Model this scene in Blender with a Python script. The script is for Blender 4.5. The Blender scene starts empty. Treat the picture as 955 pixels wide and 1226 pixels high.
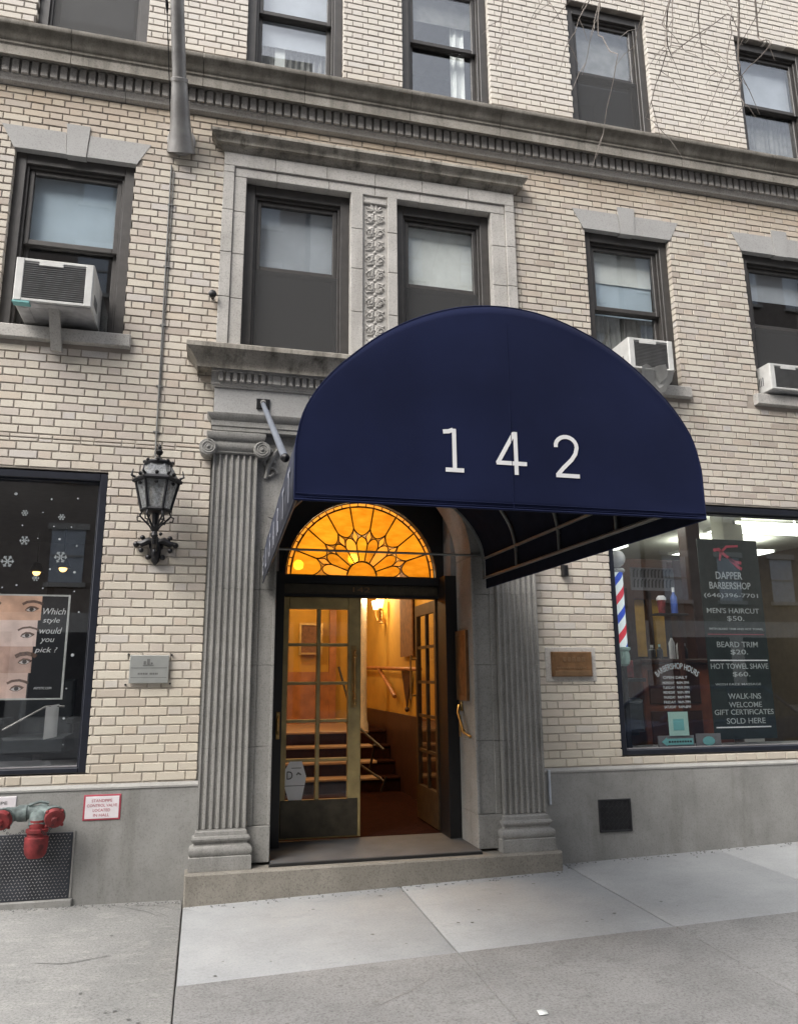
import bpy, bmesh, math, random
from mathutils import Vector, Matrix
random.seed(7)
R = math.radians
S = bpy.context.scene
COL = S.collection

# ------------------------------------------------------------------ camera
def basis(yaw, pitch, roll):
    f = Vector((math.sin(yaw)*math.cos(pitch), math.cos(yaw)*math.cos(pitch), math.sin(pitch)))
    r = Vector((math.cos(yaw), -math.sin(yaw), 0)); u = r.cross(f)
    return r*math.cos(roll)+u*math.sin(roll), u*math.cos(roll)-r*math.sin(roll), f
CR, CU, CF = basis(R(13.4357), R(12.2211), R(-0.2867))
EYE = Vector((0, -6.2, 1.63))
cam = bpy.data.objects.new('camera', bpy.data.cameras.new('camera'))
COL.objects.link(cam)
m = Matrix((CR, CU, -CF)).transposed().to_4x4(); m.translation = EYE
cam.matrix_world = m
cam.data.sensor_fit = 'VERTICAL'; cam.data.sensor_height = 24; cam.data.sensor_width = 18.7
cam.data.lens = 900.26/1226*24
cam.data.shift_x = 15/1226; cam.data.shift_y = 1.5/1226
cam.data.clip_start = 0.05; cam.data.clip_end = 500
S.camera = cam

# ------------------------------------------------------------------ sky, sun, exposure
SUN_EL, SUN_ROT = R(47), R(230)
w = bpy.data.worlds.new('World'); S.world = w; w.use_nodes = True
nt = w.node_tree; bg = nt.nodes['Background']
sky = nt.nodes.new('ShaderNodeTexSky'); sky.sky_type = 'NISHITA'; sky.sun_disc = False
sky.sun_elevation = SUN_EL; sky.sun_rotation = SUN_ROT
sky.air_density = 1.0; sky.dust_density = 4.0; sky.ozone_density = 1.0
hs = nt.nodes.new('ShaderNodeHueSaturation'); hs.inputs['Saturation'].default_value = 0.30
nt.links.new(sky.outputs[0], hs.inputs['Color']); nt.links.new(hs.outputs[0], bg.inputs[0])
bg.inputs[1].default_value = 0.15
sun = bpy.data.objects.new('sun', bpy.data.lights.new('sun', 'SUN')); COL.objects.link(sun)
sun.data.energy = 0.7; sun.data.angle = R(30); sun.data.color = (1, 0.95, 0.88)
d = Vector((math.sin(SUN_ROT)*math.cos(SUN_EL), math.cos(SUN_ROT)*math.cos(SUN_EL), math.sin(SUN_EL)))
sun.rotation_euler = (-d).to_track_quat('-Z', 'Y').to_euler()
S.view_settings.view_transform = 'Standard'; S.view_settings.look = 'None'
S.view_settings.exposure = 1.48; S.view_settings.gamma = 1
S.render.engine = 'CYCLES'
S.cycles.use_denoising = True
S.cycles.max_bounces = 8; S.cycles.transparent_max_bounces = 16
S.cycles.sample_clamp_indirect = 4

# ------------------------------------------------------------------ materials
def newmat(name):
    mt = bpy.data.materials.new(name); mt.use_nodes = True
    n = mt.node_tree; return mt, n, n.nodes['Principled BSDF']
def N(n, t, **kw):
    x = n.nodes.new(t)
    for k, v in kw.items(): setattr(x, k, v)
    return x
def ramp(n, fac, stops, interp='LINEAR'):
    r = N(n, 'ShaderNodeValToRGB'); e = r.color_ramp.elements; r.color_ramp.interpolation = interp
    while len(e) < len(stops): e.new(0.5)
    for el, (p, c) in zip(e, stops): el.position = p; el.color = (*c, 1) if len(c) == 3 else c
    n.links.new(fac, r.inputs[0]); return r.outputs[0]
def noise(n, scale, detail=4, rough=.55, stretch=(1, 1, 1), geo=True):
    t = N(n, 'ShaderNodeTexNoise'); t.inputs['Scale'].default_value = scale
    t.inputs['Detail'].default_value = detail; t.inputs['Roughness'].default_value = rough
    mp = N(n, 'ShaderNodeMapping'); mp.inputs['Scale'].default_value = stretch
    if geo:
        g = N(n, 'ShaderNodeNewGeometry'); n.links.new(g.outputs['Position'], mp.inputs[0])
    else:
        g = N(n, 'ShaderNodeTexCoord'); n.links.new(g.outputs['Object'], mp.inputs[0])
    n.links.new(mp.outputs[0], t.inputs['Vector']); return t.outputs['Fac']
def mix(n, fac, a, b, mode='MIX'):
    x = N(n, 'ShaderNodeMix', data_type='RGBA', blend_type=mode)
    for s, v in ((0, fac), (6, a), (7, b)):
        if hasattr(v, 'is_linked') or hasattr(v, 'links'): n.links.new(v, x.inputs[s])
        else: x.inputs[s].default_value = v if s == 0 else (*v, 1)
    return x.outputs[2]
def bump(n, p, h, strength=.3, dist=.01):
    b = N(n, 'ShaderNodeBump'); b.inputs['Strength'].default_value = strength; b.inputs['Distance'].default_value = dist
    n.links.new(h, b.inputs['Height']); n.links.new(b.outputs[0], p.inputs['Normal'])
def mul(n, a, b):
    x = N(n, 'ShaderNodeMath', operation='MULTIPLY')
    for i, v in enumerate((a, b)):
        if isinstance(v, (int, float)): x.inputs[i].default_value = v
        else: n.links.new(v, x.inputs[i])
    return x.outputs[0]

def simple(name, col, rough=.6, metal=0, var=.12, scale=12, b=0, bscale=60, spec=.5):
    mt, n, p = newmat(name)
    f = noise(n, scale)
    c = ramp(n, f, [(.3, [x*(1-var) for x in col]), (.7, [min(1, x*(1+var)) for x in col])])
    n.links.new(c, p.inputs['Base Color'])
    p.inputs['Roughness'].default_value = rough; p.inputs['Metallic'].default_value = metal
    p.inputs['Specular IOR Level'].default_value = spec
    if b: bump(n, p, noise(n, bscale, 3), b, .006)
    return mt
def brick_mat(name, island):
    mt, n, p = newmat(name)
    if island: rnd = N(n, 'ShaderNodeNewGeometry').outputs['Random Per Island']
    else: rnd = N(n, 'ShaderNodeObjectInfo').outputs['Random']
    c = ramp(n, rnd, [(0, (.45, .39, .335)), (.10, (.53, .475, .425)), (.45, (.585, .54, .462)), (.7, (.63, .585, .505)), (.86, (.55, .475, .40)), (.95, (.54, .51, .48)), (1, (.58, .51, .42))])
    st = ramp(n, noise(n, 1.1, 5, .6), [(.34, (.86, .85, .83)), (.6, (1, 1, 1))])
    c = mix(n, 1.0, c, st, 'MULTIPLY')
    sp = ramp(n, noise(n, 90, 3, .7), [(.30, (.78, .75, .70)), (.46, (1, 1, 1))])
    c = mix(n, .8, c, sp, 'MULTIPLY')
    # mortar smears and soot on the faces
    sm_ = ramp(n, noise(n, 9, 6, .72), [(.56, (0, 0, 0)), (.68, (1, 1, 1))])
    c = mix(n, mul(n, sm_, .38), c, (.42, .39, .355))
    so = ramp(n, noise(n, 2.6, 6, .7, (1.5, 1.5, .5)), [(.56, (0, 0, 0)), (.75, (1, 1, 1))])
    c = mix(n, mul(n, so, .30), c, (.30, .265, .23))
    # warm buff tint low on the wall and under the belt course
    g = N(n, 'ShaderNodeNewGeometry'); sx = N(n, 'ShaderNodeSeparateXYZ'); n.links.new(g.outputs['Position'], sx.inputs[0])
    z = N(n, 'ShaderNodeMapRange'); z.inputs[1].default_value = 6.2; z.inputs[2].default_value = 6.65; n.links.new(sx.outputs[2], z.inputs[0])
    z2 = N(n, 'ShaderNodeMapRange'); z2.inputs[1].default_value = 7.0; z2.inputs[2].default_value = 6.9; n.links.new(sx.outputs[2], z2.inputs[0])
    c = mix(n, mul(n, mul(n, z.outputs[0], z2.outputs[0]), .5), c, (.50, .385, .26))
    z3 = N(n, 'ShaderNodeMapRange'); z3.inputs[1].default_value = 2.6; z3.inputs[2].default_value = .9; n.links.new(sx.outputs[2], z3.inputs[0])
    c = mix(n, mul(n, z3.outputs[0], .35), c, (.60, .545, .42))
    z4 = N(n, 'ShaderNodeMapRange'); z4.inputs[1].default_value = 7.1; z4.inputs[2].default_value = 7.6; n.links.new(sx.outputs[2], z4.inputs[0])
    c = mix(n, mul(n, z4.outputs[0], .6), c, (.69, .66, .61))
    n.links.new(c, p.inputs['Base Color']); p.inputs['Roughness'].default_value = .82
    p.inputs['Specular IOR Level'].default_value = .3
    bump(n, p, noise(n, 120, 4, .7), .35, .004)
    return mt
def mortar_mat():
    mt, n, p = newmat('mortar')
    g = N(n, 'ShaderNodeNewGeometry'); sx = N(n, 'ShaderNodeSeparateXYZ'); n.links.new(g.outputs['Position'], sx.inputs[0])
    z = N(n, 'ShaderNodeMapRange'); z.inputs[1].default_value = 4.4; z.inputs[2].default_value = 1.4; n.links.new(sx.outputs[2], z.inputs[0])
    f = ramp(n, noise(n, .9, 4, .6), [(.35, (0, 0, 0)), (.65, (1, 1, 1))])
    c = mix(n, f, (.15, .13, .112), (.31, .28, .248))
    c = mix(n, mul(n, z.outputs[0], .8), c, (.50, .45, .385))
    # repointed strip under the second-floor sills
    a = N(n, 'ShaderNodeMapRange'); a.inputs[1].default_value = 4.0; a.inputs[2].default_value = 4.3; n.links.new(sx.outputs[2], a.inputs[0])
    b2 = N(n, 'ShaderNodeMapRange'); b2.inputs[1].default_value = 4.75; b2.inputs[2].default_value = 4.4; n.links.new(sx.outputs[2], b2.inputs[0])
    c = mix(n, mul(n, mul(n, a.outputs[0], b2.outputs[0]), .7), c, (.38, .33, .285))
    pt = ramp(n, noise(n, 1.9, 6, .72), [(.54, (0, 0, 0)), (.62, (1, 1, 1))])
    c = mix(n, mul(n, pt, .6), c, (.47, .43, .375))
    n.links.new(c, p.inputs['Base Color']); p.inputs['Roughness'].default_value = .95
    bump(n, p, noise(n, 150, 3), .4, .004)
    return mt
def stone_mat(name, lo, hi, streak=.5, dark=(.08, .075, .065), speck=.35, sscale=5):
    mt, n, p = newmat(name)
    c = ramp(n, noise(n, 3.2, 6, .6), [(.3, lo), (.7, hi)])
    s = ramp(n, noise(n, sscale, 5, .65, (1.6, 1.6, .22)), [(.50, (0, 0, 0)), (.72, (1, 1, 1))])
    c = mix(n, mul(n, s, streak), c, dark)
    sp = ramp(n, noise(n, 80, 4, .75), [(.33, (1-speck,)*3), (.5, (1, 1, 1))])
    c = mix(n, 1.0, c, sp, 'MULTIPLY')
    n.links.new(c, p.inputs['Base Color']); p.inputs['Roughness'].default_value = .85
    p.inputs['Specular IOR Level'].default_value = .3
    bump(n, p, noise(n, 80, 5, .7), .35, .005)
    return mt
def concrete_mat(name, lo, hi, blotch, spk=.5, rnd=.06, bl_=.65):
    mt, n, p = newmat(name)
    c = ramp(n, noise(n, 1.7, 6, .62), [(.3, lo), (.7, hi)])
    oi = N(n, 'ShaderNodeObjectInfo')
    c = mix(n, rnd, c, ramp(n, oi.outputs['Random'], [(0, (.1, .1, .1)), (1, (.8, .8, .8))]))
    bl = ramp(n, noise(n, 4.5, 6, .7, (1, 2.2, 1)), [(.52, (0, 0, 0)), (.72, (1, 1, 1))])
    c = mix(n, mul(n, bl, bl_), c, blotch)
    v = N(n, 'ShaderNodeTexVoronoi'); v.inputs['Scale'].default_value = 38
    g = N(n, 'ShaderNodeNewGeometry'); n.links.new(g.outputs['Position'], v.inputs['Vector'])
    vs = ramp(n, v.outputs['Distance'], [(.08, (.45, .44, .43)), (.16, (1, 1, 1))])
    msk = ramp(n, noise(n, 3, 3), [(.5, (0, 0, 0)), (.62, (1, 1, 1))])
    c = mix(n, mul(n, msk, spk), c, mix(n, 1.0, c, vs, 'MULTIPLY'))
    sp = ramp(n, noise(n, 70, 4, .85), [(.33, (1-spk*.55,)*3), (.5, (1, 1, 1)), (.68, (1+spk*.2,)*3)])
    c = mix(n, 1.0, c, sp, 'MULTIPLY')
    n.links.new(c, p.inputs['Base Color']); p.inputs['Roughness'].default_value = .88
    p.inputs['Specular IOR Level'].default_value = .25
    bump(n, p, noise(n, 160, 4, .75), .45, .004)
    return mt
def glass_mat(name, tint=(.85, .88, .88), ior=1.55, boost=1.7, wav=.0):
    mt, n, p = newmat(name); n.nodes.remove(p); out = n.nodes['Material Output']
    gm_ = N(n, 'ShaderNodeNewGeometry'); dt = N(n, 'ShaderNodeVectorMath', operation='DOT_PRODUCT')
    n.links.new(gm_.outputs['Normal'], dt.inputs[0]); n.links.new(gm_.outputs['Incoming'], dt.inputs[1])
    ab = N(n, 'ShaderNodeMath', operation='ABSOLUTE'); n.links.new(dt.outputs['Value'], ab.inputs[0])
    om = N(n, 'ShaderNodeMath', operation='SUBTRACT'); om.inputs[0].default_value = 1; n.links.new(ab.outputs[0], om.inputs[1])
    pw = N(n, 'ShaderNodeMath', operation='POWER'); n.links.new(om.outputs[0], pw.inputs[0]); pw.inputs[1].default_value = 5
    fr = N(n, 'ShaderNodeMath', operation='MULTIPLY_ADD'); n.links.new(pw.outputs[0], fr.inputs[0]); r0 = ((ior-1)/(ior+1))**2
    fr.inputs[1].default_value = 1-r0; fr.inputs[2].default_value = r0
    tr = N(n, 'ShaderNodeBsdfTransparent'); tr.inputs[0].default_value = (*tint, 1)
    gl = N(n, 'ShaderNodeBsdfGlossy'); gl.inputs['Roughness'].default_value = .0; gl.inputs[0].default_value = (.95, .97, 1, 1)
    if wav:
        b = N(n, 'ShaderNodeBump'); b.inputs['Strength'].default_value = wav; b.inputs['Distance'].default_value = .02
        n.links.new(noise(n, 2.3, 1), b.inputs['Height']); n.links.new(b.outputs[0], gl.inputs['Normal'])
    mx = N(n, 'ShaderNodeMixShader')
    f = N(n, 'ShaderNodeMath', operation='MULTIPLY', use_clamp=True); f.inputs[1].default_value = boost
    n.links.new(fr.outputs[0], f.inputs[0]); n.links.new(f.outputs[0], mx.inputs[0])
    n.links.new(tr.outputs[0], mx.inputs[1]); n.links.new(gl.outputs[0], mx.inputs[2]); n.links.new(mx.outputs[0], out.inputs[0])
    return mt
def screen_mat():
    mt, n, p = newmat('insect_screen'); out = n.nodes['Material Output']
    p.inputs['Base Color'].default_value = (.055, .055, .055, 1); p.inputs['Roughness'].default_value = .7
    tr = N(n, 'ShaderNodeBsdfTransparent'); mx = N(n, 'ShaderNodeMixShader'); mx.inputs[0].default_value = .55
    n.links.new(tr.outputs[0], mx.inputs[1]); n.links.new(p.outputs[0], mx.inputs[2]); n.links.new(mx.outputs[0], out.inputs[0])
    return mt
def amber_mat(name, c1, c2):
    mt, n, p = newmat(name); n.nodes.remove(p); out = n.nodes['Material Output']
    c = ramp(n, noise(n, 7, 5, .65, (1, 1, 3.5)), [(.3, c1), (.7, c2)])
    oi = N(n, 'ShaderNodeObjectInfo')
    c = mix(n, .35, c, ramp(n, oi.outputs['Random'], [(0, c1), (1, (.95, .66, .16))]))
    tl = N(n, 'ShaderNodeBsdfTranslucent'); tr = N(n, 'ShaderNodeBsdfTransparent'); gl = N(n, 'ShaderNodeBsdfGlossy')
    gl.inputs['Roughness'].default_value = .12
    n.links.new(c, tl.inputs[0]); n.links.new(c, tr.inputs[0])
    m1 = N(n, 'ShaderNodeMixShader'); m1.inputs[0].default_value = .34
    n.links.new(tl.outputs[0], m1.inputs[1]); n.links.new(tr.outputs[0], m1.inputs[2])
    m2 = N(n, 'ShaderNodeMixShader'); m2.inputs[0].default_value = .04
    n.links.new(m1.outputs[0], m2.inputs[1]); n.links.new(gl.outputs[0], m2.inputs[2]); n.links.new(m2.outputs[0], out.inputs[0])
    return mt
def emit_mat(name, col, s):
    mt, n, p = newmat(name)
    p.inputs['Base Color'].default_value = (.8, .8, .8, 1)
    p.inputs['Emission Color'].default_value = (*col, 1); p.inputs['Emission Strength'].default_value = s
    return mt
def fabric_mat(name, col, spec=.25, sheen=.3, rough=.55):
    mt, n, p = newmat(name)
    c = ramp(n, noise(n, 1.6, 4, .6), [(.3, [x*.80 for x in col]), (.7, [x*1.18 for x in col])])
    fl = ramp(n, noise(n, 30, 4, .8, (1, 1, .5)), [(.70, (0, 0, 0)), (.80, (1, 1, 1))])
    c = mix(n, mul(n, fl, .12), c, (.25, .26, .32))
    n.links.new(c, p.inputs['Base Color']); p.inputs['Roughness'].default_value = rough
    p.inputs['Specular IOR Level'].default_value = spec
    p.inputs['Sheen Weight'].default_value = sheen; p.inputs['Sheen Roughness'].default_value = .4
    bw = N(n, 'ShaderNodeTexWave'); bw.inputs['Scale'].default_value = 180
    bump(n, p, noise(n, 2.2, 2, .4, (1, 1, .35)), .5, .03)
    return mt

M = {}
M['brick'] = brick_mat('cream_brick', False); M['brick_i'] = brick_mat('cream_brick_mass', True)
M['mortar'] = mortar_mat()
M['lime'] = stone_mat('pale_limestone', (.39, .375, .35), (.52, .50, .47), .34, (.22, .20, .18))
M['lintel'] = stone_mat('grey_cast_stone', (.36, .355, .345), (.42, .415, .405), .10, (.25, .24, .23), .25)
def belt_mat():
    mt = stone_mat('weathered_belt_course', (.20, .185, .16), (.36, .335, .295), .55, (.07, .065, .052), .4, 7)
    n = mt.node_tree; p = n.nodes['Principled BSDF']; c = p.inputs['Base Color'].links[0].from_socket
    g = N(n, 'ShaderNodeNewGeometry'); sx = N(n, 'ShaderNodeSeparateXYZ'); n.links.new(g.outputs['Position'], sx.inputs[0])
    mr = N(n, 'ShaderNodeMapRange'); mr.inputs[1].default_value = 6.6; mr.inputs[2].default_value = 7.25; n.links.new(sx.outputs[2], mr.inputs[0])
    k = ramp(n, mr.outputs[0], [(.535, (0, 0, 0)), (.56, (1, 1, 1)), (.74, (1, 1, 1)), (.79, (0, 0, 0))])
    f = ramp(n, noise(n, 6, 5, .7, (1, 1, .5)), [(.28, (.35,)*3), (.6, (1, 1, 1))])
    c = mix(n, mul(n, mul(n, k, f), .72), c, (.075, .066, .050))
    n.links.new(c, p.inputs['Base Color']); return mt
M['beltc'] = belt_mat()
M['belt'] = stone_mat('weathered_belt_stone', (.17, .155, .13), (.42, .39, .34), .85, (.045, .04, .032), .4, 7)
M['belt_low'] = stone_mat('grey_belt_stone', (.34, .32, .295), (.42, .40, .375), .25, (.12, .11, .10), .4, 7)
M['portal'] = stone_mat('grey_portal_stone', (.235, .23, .215), (.325, .318, .30), .42, (.13, .125, .118), .35)
M['step'] = stone_mat('brown_grey_step_stone', (.19, .175, .15), (.28, .26, .225), .25, (.13, .12, .10), .4)
M['render'] = stone_mat('cement_render', (.225, .222, .21), (.31, .305, .29), .55, (.155, .15, .135), .22, 3.5)
M['ledge'] = stone_mat('cement_ledge', (.30, .295, .28), (.37, .365, .345), .3, (.2, .19, .175), .2)
M['slab_new'] = concrete_mat('new_concrete', (.285, .292, .296), (.355, .362, .365), (.25, .255, .257), .3, .03, .4)
M['slab_old'] = concrete_mat('old_concrete', (.205, .203, .199), (.285, .281, .275), (.18, .178, .174), .8, .02)
M['slab_left'] = concrete_mat('worn_concrete', (.235, .235, .225), (.325, .32, .305), (.42, .41, .385), .8)
M['jointfill'] = simple('dusty_joint_fill', (.13, .125, .115), .95, var=.3)
M['asphalt'] = simple('asphalt', (.055, .055, .057), .9, var=.25, scale=30, b=.5, bscale=200)
M['kerb'] = simple('kerb_granite', (.32, .31, .30), .8, b=.3)
M['frame'] = simple('dark_brown_window_paint', (.047, .043, .040), .45, var=.2, b=.08, bscale=40)
M['navyframe'] = simple('navy_black_shopfront_metal', (.012, .014, .022), .35, var=.2)
M['glass'] = glass_mat('window_glass', (.97, .98, .98), 1.52, 1.9, .012)
M['shopglass'] = glass_mat('shop_glass', (.96, .97, .97), 1.52, 2.0, .006)
M['clearglass'] = glass_mat('clear_pane', (.96, .96, .95), 1.4, .7)
def lamp_mat():
    mt = glass_mat('seeded_lantern_glass', (.75, .77, .78), 1.5, 2.0, .25); n = mt.node_tree; out = n.nodes['Material Output']
    o_ = out.inputs[0].links[0].from_socket; tl = N(n, 'ShaderNodeBsdfTranslucent'); df = N(n, 'ShaderNodeBsdfDiffuse'); ad = N(n, 'ShaderNodeMixShader'); mx = N(n, 'ShaderNodeMixShader')
    c = ramp(n, noise(n, 45, 3, .7), [(.35, (.28, .29, .29)), (.65, (.62, .64, .66))]); n.links.new(c, df.inputs[0]); n.links.new(c, tl.inputs[0])
    n.links.new(df.outputs[0], ad.inputs[1]); n.links.new(tl.outputs[0], ad.inputs[2]); mx.inputs[0].default_value = .5
    n.links.new(o_, mx.inputs[1]); n.links.new(ad.outputs[0], mx.inputs[2]); n.links.new(mx.outputs[0], out.inputs[0]); return mt
M['lampglass'] = lamp_mat()
M['screen'] = screen_mat()
M['blind'] = simple('white_roller_shade', (.80, .82, .79), .85, var=.05)
M['blind_blue'] = simple('pale_blue_sky_shade', (.50, .60, .68), .8, var=.08, scale=3)  # also carries the left window's bluish sky reflection as colour
M['blind_grey'] = simple('grey_shade', (.46, .49, .53), .8, var=.1, scale=4)
M['curtain'] = simple('grey_curtain', (.22, .22, .21), .9, var=.25, scale=8)
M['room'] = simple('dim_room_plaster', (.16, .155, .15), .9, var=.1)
M['navy'] = fabric_mat('navy_canvas', (.0105, .0148, .046), .08, .10, .8)
M['navyside'] = fabric_mat('faded_sheen_navy_canvas', (.024, .030, .052), .12, .08, .6)  # paler than the front: fading and glancing sheen both put into the colour
M['shade_lining'] = simple('matte_shade_lining', (.015, .017, .026), 1.0, spec=.02)  # shade under the awning put into a near-black colour
M['pipe'] = simple('galvanised_frame_pipe', (.22, .23, .22), .45, .6)
M['white'] = simple('white_print', (.80, .80, .80), .6, var=.04)
M['boardprint'] = simple('chalky_print', (.38, .41, .40), .7, var=.15)
M['fadedprint'] = simple('faded_print', (.26, .27, .31), .7, var=.1)
M['offwhite'] = simple('off_white_metal', (.55, .55, .53), .5, var=.16, scale=7, b=.05)
M['acgrille'] = simple('grey_condenser_fins', (.20, .20, .20), .5, .3)
M['acdirty'] = simple('dirty_ac_metal', (.42, .42, .43), .5, .2, var=.3, scale=9)
M['iron'] = simple('black_cast_iron', (.013, .013, .015), .42, .3, var=.3, b=.2, bscale=50)
M['darkmetal'] = simple('black_door_frame_metal', (.012, .012, .013), .45, .2)
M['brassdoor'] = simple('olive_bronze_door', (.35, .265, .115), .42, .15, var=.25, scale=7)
M['dimbronze'] = simple('dimmed_bronze_door_leaf', (.07, .045, .022), .5, .3, var=.3)  # door bronze darkened to offset the lobby lamps; shade put into colour
M['bronzekick'] = simple('dark_bronze_kick_plate', (.065, .055, .038), .45, .5, var=.3)
M['brass'] = simple('brass', (.45, .30, .12), .35, .9, var=.2)
M['bronze'] = simple('aged_bronze', (.21, .115, .055), .5, .55, var=.3, scale=14)
M['bronzehi'] = simple('bronze_relief', (.23, .14, .075), .45, .6, var=.2)
M['steelplaque'] = simple('brushed_steel_plaque', (.42, .43, .41), .4, .55, var=.06)
M['ink'] = simple('dark_print', (.03, .03, .03), .6)
M['greyink'] = simple('grey_engraving', (.14, .14, .135), .6)
M['red'] = simple('red_enamel', (.19, .020, .022), .68, var=.6, scale=13, b=.25, bscale=70)
M['signred'] = simple('sign_red', (.36, .05, .075), .5)
M['signwhite'] = simple('sign_white', (.68, .64, .66), .5, var=.06)
M['patina'] = simple('green_copper_patina', (.125, .155, .15), .7, .1, var=.6, scale=17, b=.3)
M['hatch'] = simple('grey_steel_plate', (.042, .046, .056), .5, .35, var=.3, scale=6)
M['vent'] = simple('black_vent_iron', (.025, .025, .028), .5, .3, var=.3)
M['poleal'] = simple('weathered_aluminium', (.34, .33, .32), .5, .45, var=.3, scale=5)
M['rod'] = simple('blue_grey_rod', (.20, .22, .26), .45, .3, var=.1)
M['mat'] = simple('grey_rubber_mat', (.065, .067, .072), .7, var=.2, scale=5, b=.2, bscale=150)
M['black'] = simple('black_rubber', (.012, .012, .012), .6)
M['ochre'] = simple('ochre_plaster', (.45, .255, .036), .8, var=.12, scale=3)
M['wood'] = simple('dark_red_wood', (.040, .015, .010), .45, var=.3, scale=6)
M['woodlight'] = simple('orange_wood', (.30, .12, .04), .45, var=.3, scale=6)
M['cabinetwood'] = simple('dark_cherry_wood', (.13, .04, .02), .4, var=.35, scale=5)
M['carpet'] = simple('wine_carpet', (.022, .008, .006), 1, var=.25, scale=20, spec=.03)
M['marble'] = simple('stair_marble', (.36, .25, .17), .4, var=.1)
M['cream'] = simple('cream_column_paint', (.55, .50, .42), .5)
M['tapestry'] = simple('brown_hanging', (.16, .075, .025), .9, var=.35, scale=18)
M['amber'] = amber_mat('amber_opal_glass', (.58, .38, .085), (.85, .64, .22))
M['amberpale'] = amber_mat('pale_amber_glass', (.80, .56, .24), (.9, .66, .34))
M['lead'] = simple('lead_came', (.012, .008, .006), .6)
M['bulb'] = emit_mat('lit_bulb', (1, .58, .18), 1.7)
M['globe'] = emit_mat('lit_globe', (1, .80, .42), 16)
M['tube'] = emit_mat('fluorescent_panel', (.95, 1, .90), 2.2)
M['ceil'] = simple('shop_ceiling', (.78, .77, .70), .9, var=.04)
M['shopwall'] = simple('shop_wall_tan', (.13, .095, .06), .8, var=.1)
M['shopfloor'] = simple('shop_floor', (.06, .055, .05), .5)
M['darkposter'] = simple('black_green_poster', (.012, .020, .018), .5, var=.2)
M['blackpvc'] = simple('black_vinyl', (.014, .014, .016), .4)
M['leather'] = simple('grey_black_leather', (.05, .055, .06), .45, var=.2)
M['mint'] = simple('mint_paper', (.36, .54, .49), .7, var=.04)
M['teal'] = simple('teal_print', (.16, .40, .40), .6, var=.06)
M['yellow'] = simple('yellow_panel', (.58, .32, .04), .6, var=.2, scale=9)
M['blue'] = simple('blue_plastic', (.06, .12, .42), .4)
M['greysign'] = simple('grey_sign_board', (.16, .155, .16), .6)
M['skinA'] = simple('printed_skin_warm', (.72, .44, .31), .55, var=.25, scale=6)
M['skinB'] = simple('printed_skin_pale', (.80, .62, .56), .55, var=.18, scale=6)
M['skinC'] = simple('printed_skin_mid', (.60, .40, .33), .55, var=.3, scale=6)
M['skinD'] = simple('printed_skin_rose', (.72, .52, .45), .55, var=.2, scale=6)
M['brow'] = simple('printed_brow', (.13, .07, .05), .6, var=.5, scale=60)
M['eyewhite'] = simple('printed_eye_white', (.62, .58, .56), .6)
M['iris'] = simple('printed_iris', (.03, .022, .018), .6, var=.5, scale=80)
M['snow'] = simple('frosted_white_decal', (.30, .33, .34), .7)
M['bark'] = simple('grey_bark', (.085, .07, .058), .9, var=.3, scale=20, b=.4)
M['twig'] = simple('pale_twig_bark', (.24, .21, .185), .85, var=.3, scale=15)
M['oppbrick'] = simple('grey_brown_brick', (.21, .175, .15), .9, var=.2, scale=3)
M['opplime'] = simple('grey_render_far', (.40, .38, .35), .9, var=.1, scale=2)
M['paper'] = simple('white_paper', (.72, .74, .72), .8)
M['carpaint'] = simple('silver_car_paint', (.32, .33, .35), .3, .5)
def pole_mat():
    mt, n, p = newmat('barber_stripe')
    tc = N(n, 'ShaderNodeTexCoord'); sx = N(n, 'ShaderNodeSeparateXYZ'); n.links.new(tc.outputs['Object'], sx.inputs[0])
    at = N(n, 'ShaderNodeMath', operation='ARCTAN2'); n.links.new(sx.outputs[1], at.inputs[0]); n.links.new(sx.outputs[0], at.inputs[1])
    a = mul(n, at.outputs[0], -1/(2*math.pi)); zz = mul(n, sx.outputs[2], 1/.36)
    ad = N(n, 'ShaderNodeMath', operation='ADD'); n.links.new(a, ad.inputs[0]); n.links.new(zz, ad.inputs[1])
    fr = N(n, 'ShaderNodeMath', operation='FRACT'); n.links.new(ad.outputs[0], fr.inputs[0])
    c = ramp(n, fr.outputs[0], [(0, (.02, .07, .50)), (.23, (.70, .78, .78)), (.5, (.60, .02, .04)), (.73, (.70, .78, .78))], 'CONSTANT')
    n.links.new(c, p.inputs['Base Color']); p.inputs['Roughness'].default_value = .25
    p.inputs['Emission Strength'].default_value = .25; n.links.new(c, p.inputs['Emission Color'])
    return mt
M['stripe'] = pole_mat()

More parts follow.
